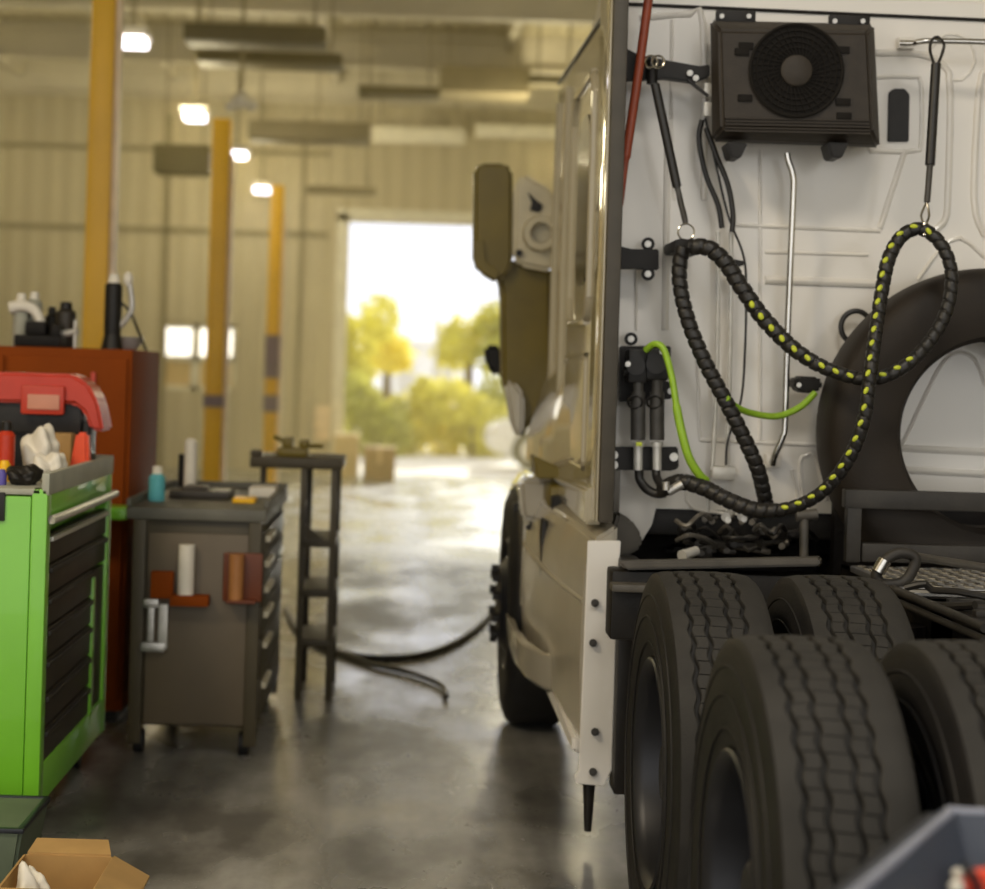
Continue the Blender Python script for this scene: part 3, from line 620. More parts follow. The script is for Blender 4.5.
# springs
def ring(c, r, rad, b, ax='Y'):
    return b.tube([c+Vector((r*math.cos(a), 0, r*math.sin(a))) if ax == 'Y' else c+Vector((0, r*math.cos(a), r*math.sin(a))) for a in [i*PI/6 for i in range(12)]], rad, n=6, step=.01, closed=True)
t = thing('tension_spring', 'sleeved spring hanging from the black arm left of the air conditioner', 'spring', P(684, 230, 6.1))
obj('sleeve', B().tube([P(655, 84, 6.12), P(677, 187, 6.12)], .015, n=12), 'hose', t)
obj('rod', B().tube([P(677, 187, 6.12), P(686, 224, 6.12)], .010, n=10, ridge=.3, pitch=.012, step=.003), 'hose_grey', t)
obj('hook', ring(P(686, 232, 6.08), .026, .003, ring(P(651, 62, 6.13), .02, .004, ring(P(658, 62, 6.13), .02, .004, B()))), 'steel', t)
t = thing('tension_spring', 'sleeved spring hanging from the grab rail at the top right of the cab back', 'spring', P(924, 228, 5.95))
obj('sleeve', B().tube([P(936, 64, 6.05), P(930, 165, 6.0)], .016, n=12), 'hose', t)
obj('rod', B().tube([P(930, 165, 6.0), P(927, 202, 5.98)], .010, n=10), 'hose_grey', t)
obj('cord_loop', B().tube([P(934, 64, 6.05), P(930, 50, 6.08), P(932, 40, 6.12), P(938, 37, 6.14), P(944, 44, 6.12), P(942, 54, 6.08), P(938, 64, 6.05)], .005, n=8), 'hose', t)
obj('snap_hook', B().tube([P(926, 203, 5.98), P(921, 216, 5.96), P(925, 224, 5.94), P(929, 216, 5.96), P(927, 203, 5.98)], .004, n=6).cyl(P(925, 224, 5.9), P(925, 236, 5.89), .012), 'steel', t)
plate([(675, 240), (682, 238), (705, 243), (705, 252), (676, 250)], 'hose_bracket', D0=6.04, dep=.28)

# ---- area under the cab
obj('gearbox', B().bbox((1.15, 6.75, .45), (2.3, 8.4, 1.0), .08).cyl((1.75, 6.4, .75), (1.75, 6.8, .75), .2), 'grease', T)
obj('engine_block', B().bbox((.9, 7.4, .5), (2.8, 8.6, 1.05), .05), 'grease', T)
b = B()
random.seed(3)
for k in range(16):
    x = random.uniform(665, 800); y = random.uniform(522, 552); w = random.uniform(4, 12)
    b.bbox(P(x, y+w, 6.5), P(x+w*1.6, y, 6.6), .006)
obj('valve_cluster', b, 'grease', T)
for pts in ([(662, 516), (700, 520), (735, 517)], [(700, 540), (750, 545), (790, 538)], [(690, 552), (720, 546), (770, 552)], [(740, 525), (760, 540), (765, 552)]):
    obj('air_pipe', B().tube([P(x, y, 6.42) for x, y in pts], .010, n=8), 'bar', T)
b = B()
for (x, y) in ((705, 519), (712, 521), (728, 521), (742, 521), (752, 522), (774, 535), (782, 546)): b.cyl(P(x, y, 6.34), P(x+5, y-2, 6.4), .011, .009, n=10).cyl(P(x-2, y+3, 6.37), P(x+6, y-5, 6.37), .008, n=8)
obj('pipe_fittings', b, 'silver_dull', T)
random.seed(11)
for k in range(12):
    x = random.uniform(668, 790); y = random.uniform(520, 552); w = random.uniform(14, 45); dd = random.uniform(6.0, 6.35)
    obj('plumbing_line', B().tube([P(x, y, dd), P(x+w*.3, y+random.uniform(-6, 6), dd-.04), P(x+w*.7, y+random.uniform(-7, 7), dd), P(x+w, y+random.uniform(-5, 5), dd+.06)], random.uniform(.004, .009), n=8), random.choice(['bar', 'hose', 'hose', 'silver_dull']), T)
for k in range(9):
    x = random.uniform(672, 792); y = random.uniform(524, 550); w = random.uniform(4, 9)
    obj('valve_block', B().bbox(P(x, y+w, 6.18), P(x+w*1.5, y, 6.26), .005).cyl(P(x+w*.7, y+w*.5, 6.15), P(x+w*.7, y+w*.5, 6.2), .01, n=10), random.choice(['black_metal', 'grease', 'dark_frame']), T)
for (x, y) in ((726, 517), (742, 516)): obj('air_fitting', B().cyl(P(x, y, 6.1), P(x+5, y-5, 6.2), .016, n=12).cyl(P(x+2, y+3, 6.05), P(x+2, y+3, 6.12), .010, n=10), 'silver', T)
obj('wire_post', B().cyl(P(708, 493, 6.35), P(708, 512, 6.35), .007, n=8), 'silver', T)
obj('silver_canister', B().cyl(P(684, 555, 5.98), P(696, 551, 6.02), .016).cyl(P(682, 556, 5.975), P(685, 555, 5.985), .019), 'silver', T)
obj('yellow_pin', B().cyl(P(784, 534, 6.3), P(797, 534, 6.3), .004, n=6).bbox(P(680, 540, 6.4), P(684, 528, 6.42), .002), 'yellow_cord', T)
obj('support_pipe', B().cyl(P(804, 518, 6.0), P(804, 560, 6.0), .014).cyl(P(796, 516, 6.0), P(817, 514, 6.0), .018), 'bar', T)
obj('crossmember', B().loft([[P(618, 561, 5.72), P(820, 558, 5.72), P(820, 566, 5.72), P(626, 570, 5.72)], [P(618, 560, 5.95), P(822, 556, 5.95), P(822, 566, 5.95), P(622, 569, 5.95)]], .006), 'bar', T)
obj('under_beam', B().bbox(P(610, 640, 5.75), P(820, 572, 5.9), .01), 'black_metal', T)
obj('lower_bar', B().bbox(P(612, 592, 5.66), P(700, 584, 5.74), .006), 'bar', T)
obj('side_tank', B().cyl((.80, 5.62, .62), (1.4, 5.62, .62), .09), 'grease', T)
for X in (1.46, 2.22):
    obj('chassis_rail', B().box((X, 2.7, .66), (X+.012, 8.3, .93)).box((X, 2.7, .918), (X+.08, 8.3, .93)).box((X, 2.7, .66), (X+.08, 8.3, .672)), 'black_metal', T)
for Y in (3.0, 4.33, 5.5): obj('chassis_crossmember', B().bbox((1.47, Y-.06, .76), (2.3, Y+.06, .92), .01), 'black_metal', T)
# tread plate and catwalk
zt = .965
tp = obj('tread_plate', B().bbox((1.39, 5.26, zt-.02), (2.6, 5.86, zt), .004), 'alu', T)
b = B()
for i in range(27):
    for j in range(13):
        x, y = 1.42+i*.044, 5.31+j*.043; a = .7 if (i+j) % 2 else -.7
        d = Vector((math.cos(a), math.sin(a), 0))*.014; c = Vector((x, y, zt)); b.cyl(c-d, c+d, .0045, n=6)
obj('tread_studs', b, 'steel', tp)
obj('plate_lip', B().tube([(1.40, 5.25, zt-.015), (2.6, 5.25, zt-.015)], .014, n=10), 'steel', tp)
obj('grab_loop', B().tube([P(876, 575, 5.3), P(886, 560, 5.3), P(900, 553, 5.3), P(914, 556, 5.3), P(915, 564, 5.3), P(908, 578, 5.3), P(898, 584, 5.3), P(882, 584, 5.3), P(878, 580, 5.3)], .016, n=12, closed=True), 'dark_frame', T)
obj('grab_bar', B().tube([P(912, 556, 5.32), P(950, 562, 5.4), P(1000, 570, 5.45)], .012, n=10), 'bar', T)
obj('loop_sleeve', B().cyl(P(878, 572, 5.28), P(885, 560, 5.28), .019), 'steel', T)
obj('catwalk_bracket', B().prism([P(887, 586, 5.24), P(893, 586, 5.24), P(890, 607, 5.24), P(886, 603, 5.24)], (0, .03, 0)).cyl(P(893, 589, 5.24), P(985, 628, 4.6), .012).cyl(P(893, 600, 5.24), P(985, 640, 4.6), .010).box((1.46, 5.0, .80), (2.3, 5.2, .93)), 'dark_frame', T)
for k in range(7): obj('catwalk_rung', B().bbox((1.5, 4.45+k*.12, .925), (2.3, 4.49+k*.12, .945), .004), 'dark_frame', T)
obj('cable_bundle', B().tube([P(905, 588, 5.22), P(925, 584, 5.2), P(932, 590, 5.2), P(960, 592, 5.15), P(1000, 600, 5.1)], .010, n=8).tube([P(912, 600, 5.2), P(940, 606, 5.1), P(975, 605, 5.0)], .012, n=8), 'hose', T)
# spare carrier frame
fr = B(); D = 5.90
fr.bbox(P(845, 508, D), P(1100, 496, D+.05), .005); fr.bbox(P(846, 562, D+.004), P(859, 504, D+.044), .003); fr.bbox(P(862, 562, D), P(1100, 549, D+.05), .005)
obj('spare_carrier', fr, 'dark_frame', T)
obj('carrier_back', B().bbox(P(832, 596, 6.28), P(1100, 500, 6.33), .004).bbox((1.42, 5.88, .80), (2.4, 6.32, .85), .005), 'grease', T)
# spare tire
SC = Vector((1.875, 6.12, 1.375)); W = .14
prof = [(-.10, .30), (-.125, .315), (-.142, .37), (-.146, .43), (-.140, .475), (-.125, .505), (-.10, .525), (-.05, .533), (0, .535), (.05, .533), (.10, .525), (.125, .505), (.14, .475), (.146, .43), (.142, .37), (.125, .315), (.10, .30), (.095, .31), (.12, .37), (.125, .43), (.115, .48), (.0, .50), (-.115, .48), (-.125, .43), (-.12, .37), (-.095, .31), (-.10, .30)]
tag(obj('spare_tire', B().lathe(prof, SC, 'Y', 96), 'rubber_brown', None, 40), 'dark brown-black spare tire standing upright behind the cab', 'tire')

# ---- wheels with grooved tread
def tire_mesh():
    bm = bmesh.new(); R = .52; per = 44; gd = .015; hw = .117
    gr = (-.074, -.034, .019, .059); gw = .0055; amp = .0042
    cols = []   # (x, r, follows zigzag, in-rib flag)
    for x, r in ((-.105, .285), (-.120, .30), (-.132, .35), (-.136, .39), (-.134, .43), (-.130, .46), (-.125, .482), (-.1235, .492), (-.121, .503)): cols.append((x, r, 0, 0))
    crown = lambda x: R - .006*(abs(x)/hw)**2.2
    cols.append((-hw, crown(hw)-.003, 0, 0)); cols.append((-.098, crown(.098), 0, 0))
    for i, g in enumerate(gr):
        ins = 1 if i > 0 else 0
        cols += [(g-gw-.003, crown(g), 1, ins), (g-gw, crown(g)-.002, 1, 2 if ins else 2), (g-gw*.7, crown(g)-gd, 1, 2), (g+gw*.7, crown(g)-gd, 1, 2), (g+gw, crown(g)-.002, 1, 2), (g+gw+.003, crown(g), 1, 1 if i < 3 else 0)]
        if i < 3: m_ = (g+gr[i+1])/2; cols.append((m_, crown(m_), 1, 1))
    cols.append((.095, crown(.095), 0, 0)); cols.append((hw, crown(hw)-.003, 0, 0))
    for x, r in ((.127, .503), (.1295, .492), (.131, .482), (.138, .46), (.143, .43), (.146, .39), (.143, .35), (.128, .30), (.105, .285)): cols.append((x, r, 0, 0))
    ts = (0, .022, .17, .33, .478, .5, .522, .67, .83, .978); rows = []
    for k in range(per):
        for t in ts:
            th = 2*PI*(k+t)/per; tri = abs(((t+.25) % 1)*2-1)*2-1; zg = amp*max(-1, min(1, tri*1.3)); row = []
            for (x, r, f, s) in cols:
                rr = r
                if s == 1 and t in (0, .5): rr -= .006
                X = x + (zg if f else 0); ang = th + (x*.16 if f else 0)
                if t in (0, .5) and s != 1 and 0: rr = r
                row.append(bm.verts.new((X, math.cos(ang)*rr, math.sin(ang)*rr)))
            rows.append(row)
    n = len(rows)
    for i in range(n):
        a, b_ = rows[i], rows[(i+1) % n]
        for j in range(len(cols)-1): bm.faces.new((a[j], a[j+1], b_[j+1], b_[j]))
    # raised ring lines on the sidewall
    return bm
def wheel(c):
    c = Vector(c)
    bb = B(); bb.bm = tire_mesh(); bmesh.ops.translate(bb.bm, verts=bb.bm.verts[:], vec=c)
    w = obj('wheel', bb, 'rubber', T, 28)
    w.data.materials.append(M['rubber_dark'])
    for p_ in w.data.polygons:
        if abs(p_.center.x) > .122: p_.material_index = 1
    s = B()
    for r, x in ((.455, -.1305), (.40, -.1365), (.335, -.1295)):
        s.tube([c+Vector((x, r*math.cos(a), r*math.sin(a))) for a in [2*PI*i/48 for i in range(48)]], .0035, n=6, step=.08, closed=True)
    obj('sidewall_ring', s, 'rubber_dark', w)
    obj('rim', B().lathe([(-.108, .292), (-.125, .296), (-.130, .290), (-.122, .280), (-.10, .270), (-.04, .262), (.03, .25), (.05, .23), (.055, .17), (.045, .10), (.02, .095)], c, 'X', 72), 'rim', w)
    h = obj('hub', B().lathe([(-.09, .001), (-.09, .07), (-.075, .09), (.04, .10), (.05, .13)], c, 'X', 40), 'rim', w)
    for k in range(10):
        a = 2*PI*k/10; q = c+Vector((.02, .165*math.cos(a), .165*math.sin(a))); obj('lug_nut', B().cyl(q, q+Vector((.04, 0, 0)), .016, n=6), 'zinc', w)
    return w
XO, XI, Y1, Y2, ZW = .783, 1.123, 3.69, 4.89, .508
w0 = wheel((XO, Y1, ZW))
for (X, Y) in ((XO, Y2), (XI, Y1), (XI, Y2)):
    c = w0.copy(); COL.objects.link(c); c.parent = T; c.location = w0.location + Vector((X-XO, Y-Y1, 0)); c.rotation_euler = (random.uniform(0, 6), 0, 0)
    for ch in w0.children:
        d = ch.copy(); COL.objects.link(d); d.parent = c
for Y in (Y1, Y2):
    obj('axle', B().cyl((1.2, Y, ZW), (2.6, Y, ZW), .075).sph((1.87, Y, ZW), .22), 'grease', T)
    obj('suspension', B().bbox((1.33, Y-.55, .60), (1.42, Y+.55, .66), .01).cyl((1.38, Y+.4, .62), (1.38, Y+.4, .86), .09), 'grease', T)
# front wheel
c = Vector((.60, 8.32, .52))
fw = obj('front_wheel', B().lathe([(-.09, .28), (-.125, .30), (-.14, .37), (-.14, .45), (-.12, .50), (-.09, .52), (.09, .52), (.12, .50), (.14, .45), (.14, .37), (.09, .28)], c, 'X', 72), 'rubber_dark', T)
obj('rim', B().lathe([(-.12, .29), (-.135, .28), (-.10, .26), (-.13, .20), (-.16, .17), (-.17, .1), (-.17, .001)], c, 'X', 48), 'rim', fw)
for k in range(10):
    a = 2*PI*k/10+.3; q = c+Vector((-.165, .15*math.cos(a), .15*math.sin(a))); obj('lug_nut', B().cyl(q+Vector((-.03, 0, 0)), q, .020, n=6), 'black_plastic', fw)

# ------------------------------------------------------------------ green tool chest
gx, gy0, gy1, gz0, gz1 = -1.105, 5.94, 7.25, .12, 1.12; gw_ = .62
t = thing('tool_chest', 'bright green tool chest on castors with dark drawers at the left edge', 'tool chest', (gx-gw_/2, (gy0+gy1)/2, 0))
b = B().bbox((gx-gw_, gy0+.004, gz0+.004), (gx-.052, gy1-.004, gz1-.024), .006); obj('body', b, 'green', t)
fr = B().bbox((gx-.05, gy0, gz0), (gx, gy0+.07, gz1), .006).bbox((gx-.05, gy1-.07, gz0), (gx, gy1, gz1), .006).bbox((gx-.048, gy0+.06, gz0+.002), (gx-.001, gy1-.06, gz0+.13), .006).bbox((gx-.048, gy0+.06, gz1-.12), (gx-.001, gy1-.06, gz1-.002), .006)
fr.bbox((gx-.05, gy1-.36, gz0+.1), (gx, gy1-.31, gz1-.38), .006)
obj('front_frame', fr, 'green', t)
zz = gz1-.15
for k, h in enumerate((.10, .10, .10, .10, .11, .11, .13)):
    y1_ = gy1-.075 if k < 2 else gy1-.365
    d = obj('drawer', B().bbox((gx-.04, gy0+.075, zz-h+.008), (gx-.006, y1_, zz), .004), 'drawer', t)
    obj('drawer_handle', B().bbox((gx-.008, gy0+.09, zz-.022), (gx+.006, y1_-.015, zz-.006), .003), 'silver' if k == 0 else 'dark_frame', d)
    zz -= h
obj('locker_panel', B().bbox((gx-.04, gy1-.305, gz0+.13), (gx-.01, gy1-.075, gz1-.36), .004), 'drawer', t)
obj('push_handle', B().tube([(gx+.0, gy0+.04, gz1-.10), (gx+.03, gy0+.1, gz1-.09), (gx+.03, gy1-.1, gz1-.09), (gx, gy1-.04, gz1-.10)], .014, n=10, step=.05), 'silver', t)
obj('top_tray', B().bbox((gx-gw_, gy0, gz1-.02), (gx-.02, gy1, gz1), .006).bbox((gx-.02, gy0+.0, gz1-.02), (gx+.005, gy1, gz1+.05), .006).bbox((gx-gw_, gy1-.02, gz1-.02), (gx, gy1, gz1+.05), .006), 'tray_grey', t)
a = P(2, 505, gy0); obj('side_grip', B().bbox((a.x-.05, gy0-.006, a.z-.05), (a.x+.01, gy0+.004, a.z+.04), .004), 'black_plastic', t)
for (x, y) in ((gx-.09, gy0+.12), (gx-.09, gy1-.12), (gx-gw_+.09, gy0+.12), (gx-gw_+.09, gy1-.12)):
    cs = obj('castor', B().cyl((x-.02, y, .06), (x+.02, y, .06), .06, n=24), 'rubber_dark', t)
    obj('castor_fork', B().box((x-.03, y-.03, .06), (x-.024, y+.03, .125)).box((x+.024, y-.03, .06), (x+.03, y+.03, .125)), 'black_metal', cs)
# things on the chest
zt = gz1
t = thing('tool_case', 'red arched tool case with a pale label standing on the green chest', 'case', (-1.42, 7.05, zt))
arch = [(0, 372), (72, 374), (88, 384), (98, 402), (104, 432), (90, 430), (84, 412), (74, 404), (-15, 402), (-15, 372)]
obj('lid', B().prism([P(x, y, 6.95) for x, y in arch], (0, .22, 0), .012, 3), 'red', t)
obj('case_front', B().bbox(P(-15, 432, 6.98), P(88, 402, 7.12), .01), 'black_plastic', t)
obj('label_boss', B().bbox(P(20, 414, 6.925), P(66, 386, 6.96), .01), 'red', t)
obj('label', B().bbox(P(27, 409, 6.918), P(60, 395, 6.928), .003), mat('pale_pink_label', srgb(205, 140, 115), .5), t)
a = P(88, 430, 7.0); obj('case_back', B().bbox((a.x-.5, 7.12, zt), (a.x-.02, 7.16, 1.36), .01).bbox((a.x-.02, 7.0, zt), (a.x+.005, 7.16, 1.3), .006), 'black_plastic', t)
def onchest(x, D, z=zt): return P(x, 450, D).x
def can(name, label, cat, x, D, r, h, m, capm=None, z=zt, caph=.03):
    X = P(x, 450, D).x; t = thing(name, label, cat, (X, D, z))
    obj('can_body', B().lathe([(0, .001), (0, r*.95), (.008, r), (h-.015, r), (h, r*.6), (h, .001)], (X, D, z), 'Z', 28), m, t)
    if capm: obj('cap', B().lathe([(h, .001), (h, r*.62), (h+caph, r*.55), (h+caph+.003, .001)], (X, D, z), 'Z', 24), capm, t)
    return t
a = P(48, 465, 6.95); b_ = P(74, 430, 6.95)
tag(obj('carton', B().bbox((a.x, 6.9, zt), (b_.x, 7.05, zt+.14), .006), 'card'), 'small tan carton on the green chest under the red case', 'box')
a = P(71, 460, 6.8); b_ = P(92, 432, 6.8)
tag(obj('orange_pack', B().loft([[(a.x, 6.75, zt), (b_.x+.0, 6.75, zt), (b_.x+.0, 6.84, zt), (a.x, 6.84, zt)], [(a.x+.02, 6.77, zt+.15), (b_.x-.01, 6.77, zt+.15), (b_.x-.01, 6.82, zt+.15), (a.x+.02, 6.82, zt+.15)]], .01), 'orange'), 'orange-red pack standing on the green chest right of the tan carton', 'pack')
def cloth(c, r, n, hs, seed):
    random.seed(seed); b = B()
    bmesh.ops.create_icosphere(b.bm, subdivisions=4, radius=1)
    ph = [random.uniform(0, 6) for _ in range(6)]
    for v in b.bm.verts:
        p = v.co.copy(); k = 1+.13*math.sin(4*p.x+ph[0]+3*p.z)+.08*math.sin(7*p.y+ph[1]+4*p.x)+.04*math.sin(11*p.z+ph[2])
        v.co = Vector((c[0]+p.x*r[0]*k, c[1]+p.y*r[1]*k, c[2]+max(0, (p.z+.75))*r[2]*k))
    return b
a = P(38, 470, 6.5)
tag(obj('rag', cloth((a.x-.02, 6.62, zt), (.06, .09, .09), 0, 0, 5), 'white', None, 60), 'crumpled white rag on top of the green tool chest', 'rag')
a = P(48, 470, 6.3)
tag(obj('rag', cloth((a.x, 6.32, zt), (.05, .08, .055), 0, 0, 9), 'white', None, 60), 'white rag hanging near the front corner of the green chest', 'rag')
a = P(25, 480, 6.15)
tag(obj('work_glove', cloth((a.x, 6.12, zt), (.055, .06, .035), 0, 0, 12), 'black_plastic', None, 60), 'dark work glove lying on the near end of the green chest', 'glove')
can('spray_can', 'red spray can with black cap at the left picture edge on the green chest', 'can', 6, 6.45, .03, .16, 'red', 'black_plastic')
can('bottle', 'small yellow bottle at the left picture edge below the red can', 'bottle', 5, 6.25, .02, .07, 'yellow_post', None)
can('bottle', 'small violet-blue bottle at the left picture edge near the glove', 'bottle', 2, 6.08, .018, .05, mat('violet_blue', srgb(90, 80, 160), .4), None)

# ------------------------------------------------------------------ rust red cabinet and what stands on it
t = thing('tall_cabinet', 'tall rust-red metal cabinet standing behind the green tool chest', 'cabinet', (-1.65, 8.45, 0))
obj('cabinet_body', B().bbox((-2.2, 8.02, .05), (-1.15, 8.9, 1.58), .012), 'red_cab', t)
obj('plinth', B().box((-2.17, 8.06, 0), (-1.18, 8.87, .05)), 'black_metal', t)
for x0, x1 in ((-2.18, -1.69), (-1.67, -1.17)):
    d = obj('cabinet_door', B().bbox((x0, 8.0, .1), (x1, 8.02, 1.54), .006), 'red_cab', t)
    obj('door_handle', B().bbox((-1.66+.34 if x0 > -1.8 else x1-.05, 7.985, .95), (-1.66+.36 if x0 > -1.8 else x1-.03, 8.0, 1.48), .004), 'red', d)
zc = 1.58
def P2(x, D): return P(x, 350, D).x
t = thing('grease_gun', 'black upright grease gun with white top standing on the red cabinet', 'tool', (P2(112, 8.3), 8.3, zc))
X = P2(112, 8.3)
obj('barrel', B().lathe([(0, .001), (0, .035), (.03, .038), (.22, .038), (.23, .03)], (X, 8.3, zc+.06), 'Z', 24).cyl((X, 8.3, zc), (X, 8.3, zc+.07), .05, .035), 'black_plastic', t)
obj('cap', B().cyl((X, 8.3, zc+.28), (X, 8.3, zc+.33), .03, .02), 'white', t)
obj('lever', B().tube([(X+.03, 8.3, zc+.1), (X+.08, 8.3, zc+.18), (X+.065, 8.3, zc+.30)], .014, n=10), 'zinc', t)
obj('lever_tip', B().sph((X+.062, 8.3, zc+.31), .022, (1, 1, 1.5)), 'white', t)
hose('thin_cable', 'thin dark cable drooping right of the grease gun on the red cabinet', 'cable', [(118, 300, 8.3), (130, 312, 8.3), (140, 335, 8.4), (146, 350, 8.5)], .006)
X = P2(125, 8.45)
tag(obj('metal_bowl', B().lathe([(0, .001), (0, .04), (.03, .065), (.06, .075), (.06, .07), (.03, .058), (.01, .035)], (X, 8.5, zc), 'Z', 28), 'silver'), 'small silver bowl on the red cabinet beside the grease gun', 'bowl')
can('canister', 'dark grey square-shouldered canister on the red cabinet left of the yellow post', 'canister', 62, 8.3, .045, .17, 'drawer', 'black_plastic')
can('canister', 'small dark canister beside the grey canister on the red cabinet', 'canister', 48, 8.4, .03, .15, 'black_plastic', 'black_plastic')
for o in list(sc.objects):
    if o.name.startswith('canister') : o.location.z = zc
can('jar', 'tall pale jar with white lid at the left end of the red cabinet', 'jar', 17, 8.25, .035, .20, 'tray_grey', 'white', zc)
can('jar', 'pale jar with white lid, right of the taller jar on the red cabinet', 'jar', 30, 8.3, .035, .21, 'tray_grey', 'white', zc)
t = thing('bench_vise', 'dark machine vise with pale handle on the left half of the red cabinet', 'vise', (P2(42, 8.15), 8.15, zc))
X = P2(40, 8.15)
obj('vise_body', B().bbox((X-.10, 8.08, zc), (X+.10, 8.24, zc+.05), .01).bbox((X-.06, 8.1, zc+.05), (X+.03, 8.22, zc+.11), .015).bbox((X+.05, 8.1, zc+.04), (X+.09, 8.22, zc+.1), .01), 'grease', t)
obj('vise_handle', B().cyl((X+.09, 8.16, zc+.06), (X+.16, 8.14, zc+.07), .014).cyl((X+.15, 8.14, zc+.0), (X+.15, 8.14, zc+.12), .008), 'silver', t)
t = thing('air_gun', 'pale curved air gun lying over the jars on the red cabinet', 'tool', (P2(25, 8.1), 8.1, zc+.25))
obj('gun_body', B().tube([P(10, 308, 8.22), P(24, 306, 8.22), (P(36, 312, 8.22)), P(43, 330, 8.22)], lambda f: .028-.008*f, n=12), 'white', t)
# green tray edge between chest and cart
a = P(104, 518, 7.9); c = P(126, 506, 7.9)
tag(obj('green_shelf', B().bbox((a.x-.15, 7.78, c.z-.05), (c.x+.02, 7.98, c.z), .006), 'green'), 'small green tray fixed between the green chest and the dark tool cart', 'tray')

# ------------------------------------------------------------------ dark tool cart
X0, X1, YA, YC, ZT = -1.07, -.52, 7.40, 8.70, .965
t = thing('tool_cart', 'dark grey-brown tool cart with open top and drawers facing the truck', 'tool cart', ((X0+X1)/2, (YA+YC)/2, 0))
obj('cart_body', B().bbox((X0+.04, YA+.03, .11), (X1-.03, YC-.02, ZT-.04), .008), 'cart', t)
obj('end_panel', B().bbox((X0+.09, YA+.012, .12), (X1-.07, YA+.03, ZT-.10), .004), 'cart_panel', t)
obj('top', B().bbox((X0, YA, ZT-.05), (X1, YC, ZT), .012).bbox((X0, YA, ZT), (X0+.02, YC, ZT+.03), .004).bbox((X1-.02, YA+.1, ZT), (X1, YC, ZT+.03), .004).bbox((X0, YC-.02, ZT), (X1, YC, ZT+.03), .004), 'cart_top', t)
for x in (X0+.03, X1-.07):
    for y in (YA+.005, YC-.05): obj('corner_post', B().bbox((x, y, .04), (x+.05, y+.045, ZT-.05), .004), 'cart', t)
for x in (X0+.07, X1-.07):
    for y in (YA+.06, YC-.08): obj('castor', B().cyl((x-.018, y, .045), (x+.018, y, .045), .045, n=20), 'rubber_dark', t)
zz = ZT-.09
for h in (.10, .10, .10, .12, .16, .17):
    d = obj('drawer', B().bbox((X1-.03, YA+.06, zz-h+.008), (X1-.012, YC-.06, zz), .004), 'cart', t)
    obj('drawer_pull', B().bbox((X1-.014, YA+.12, zz-.045), (X1+.008, YA+.45, zz-.02), .004), 'cream', d)
    zz -= h
# things on the cart
can('spray_can', 'cyan and white spray can standing on the dark tool cart', 'can', 158, 7.75, .034, .11, 'cyan', 'white', ZT)
t = can('sealant_tube', 'tall white tube standing upright on the dark tool cart', 'tube', 191, 8.2, .028, .24, 'white', None, ZT)
X = P(184, 470, 8.2).x
tag(obj('file_tool', B().cyl((X-.015, 8.25, ZT), (X-.015, 8.25, ZT+.17), .016), 'black_metal'), 'dark round tool standing left of the white tube on the cart', 'tool')
a, c = P(172, 485, 8.0), P(232, 485, 8.0)
tag(obj('parts_tray', B().bbox((a.x, 7.9, ZT), (c.x, 8.15, ZT+.035), .008).bbox((a.x+.05, 7.95, ZT+.03), (c.x-.1, 8.1, ZT+.05), .01), 'drawer'), 'low dark parts tray lying on top of the tool cart', 'tray')
a, c = P(234, 485, 7.8), P(256, 485, 7.8)
tag(obj('yellow_notepad', B().bbox((a.x, 7.75, ZT), (c.x, 7.9, ZT+.02), .003), 'yellow_post'), 'flat yellow pad on the right front of the tool cart top', 'pad')
a, c = P(250, 485, 8.2), P(276, 485, 8.2)
tag(obj('white_box', B().bbox((a.x, 8.15, ZT), (c.x, 8.35, ZT+.04), .004), 'white'), 'flat white box at the back right of the tool cart top', 'box')
# things stuck on the cart end
YF = YA+.012
def xz(x, y): p = P(x, y, YF); return p.x, p.z
x, z1_ = xz(188, 544); _, z0_ = xz(188, 594)
tag(obj('cable_tie_tube', B().cyl((x, YF-.035, z0_), (x, YF-.035, z1_), .032), 'white'), 'white tube clipped upright to the end of the tool cart', 'tube')
t = thing('tool_holder', 'red magnetic tool holder on the end of the tool cart beneath the white tube', 'holder', (xz(180, 603)[0], YF, xz(180, 603)[1]))
a = xz(152, 570); c = xz(174, 598); d = xz(172, 593); e = xz(210, 605)
obj('holder_block', B().bbox((a[0], YF-.04, c[1]), (c[0], YF, a[1]), .008), 'red_cab', t)
obj('holder_shelf', B().bbox((d[0], YF-.075, e[1]), (e[0], YF, d[1]-.0), .006), 'red_cab', t)
t = thing('cup_holder', 'rust-brown cup holder on the right of the tool cart end panel', 'holder', (xz(243, 600)[0], YF, xz(243, 600)[1]))
a = xz(224, 552); c = xz(262, 602); d = xz(258, 568)
obj('ring', B().bbox((a[0], YF-.02, c[1]), (c[0], YF, a[1]), .01).bbox((a[0]+.02, YF-.085, c[1]), (c[0]-.02, YF, c[1]+.012), .004), mat('holder_brown', srgb(105, 50, 18), .5), t)
x, z1_ = xz(238, 553); _, z0_ = xz(238, 598)
tag(obj('tan_cup', B().cyl((x, YF-.05, z0_), (x, YF-.05, z1_), .028, .03), mat('tan_cup', srgb(170, 115, 65), .5)), 'tan cylinder standing in the brown holder on the cart end', 'cup')
t = thing('pipe_wrench', 'chrome wrench hanging at the left of the tool cart end', 'wrench', (xz(155, 648)[0], YF, xz(155, 648)[1]))
x, z1_ = xz(152, 598); _, z0_ = xz(152, 648); x2, _ = xz(165, 600)
obj('wrench_shaft', B().bbox((x-.012, YF-.03, z0_), (x+.014, YF-.005, z1_), .004).bbox((x-.03, YF-.035, z1_-.035), (x+.03, YF, z1_), .008).bbox((x-.035, YF-.035, z0_-.01), (x+.06, YF, z0_+.025), .008), 'zinc', t)
obj('wrench_jaw', B().bbox((x2-.02, YF-.03, z0_), (x2+.016, YF-.005, z1_-.02), .004), 'silver', t)

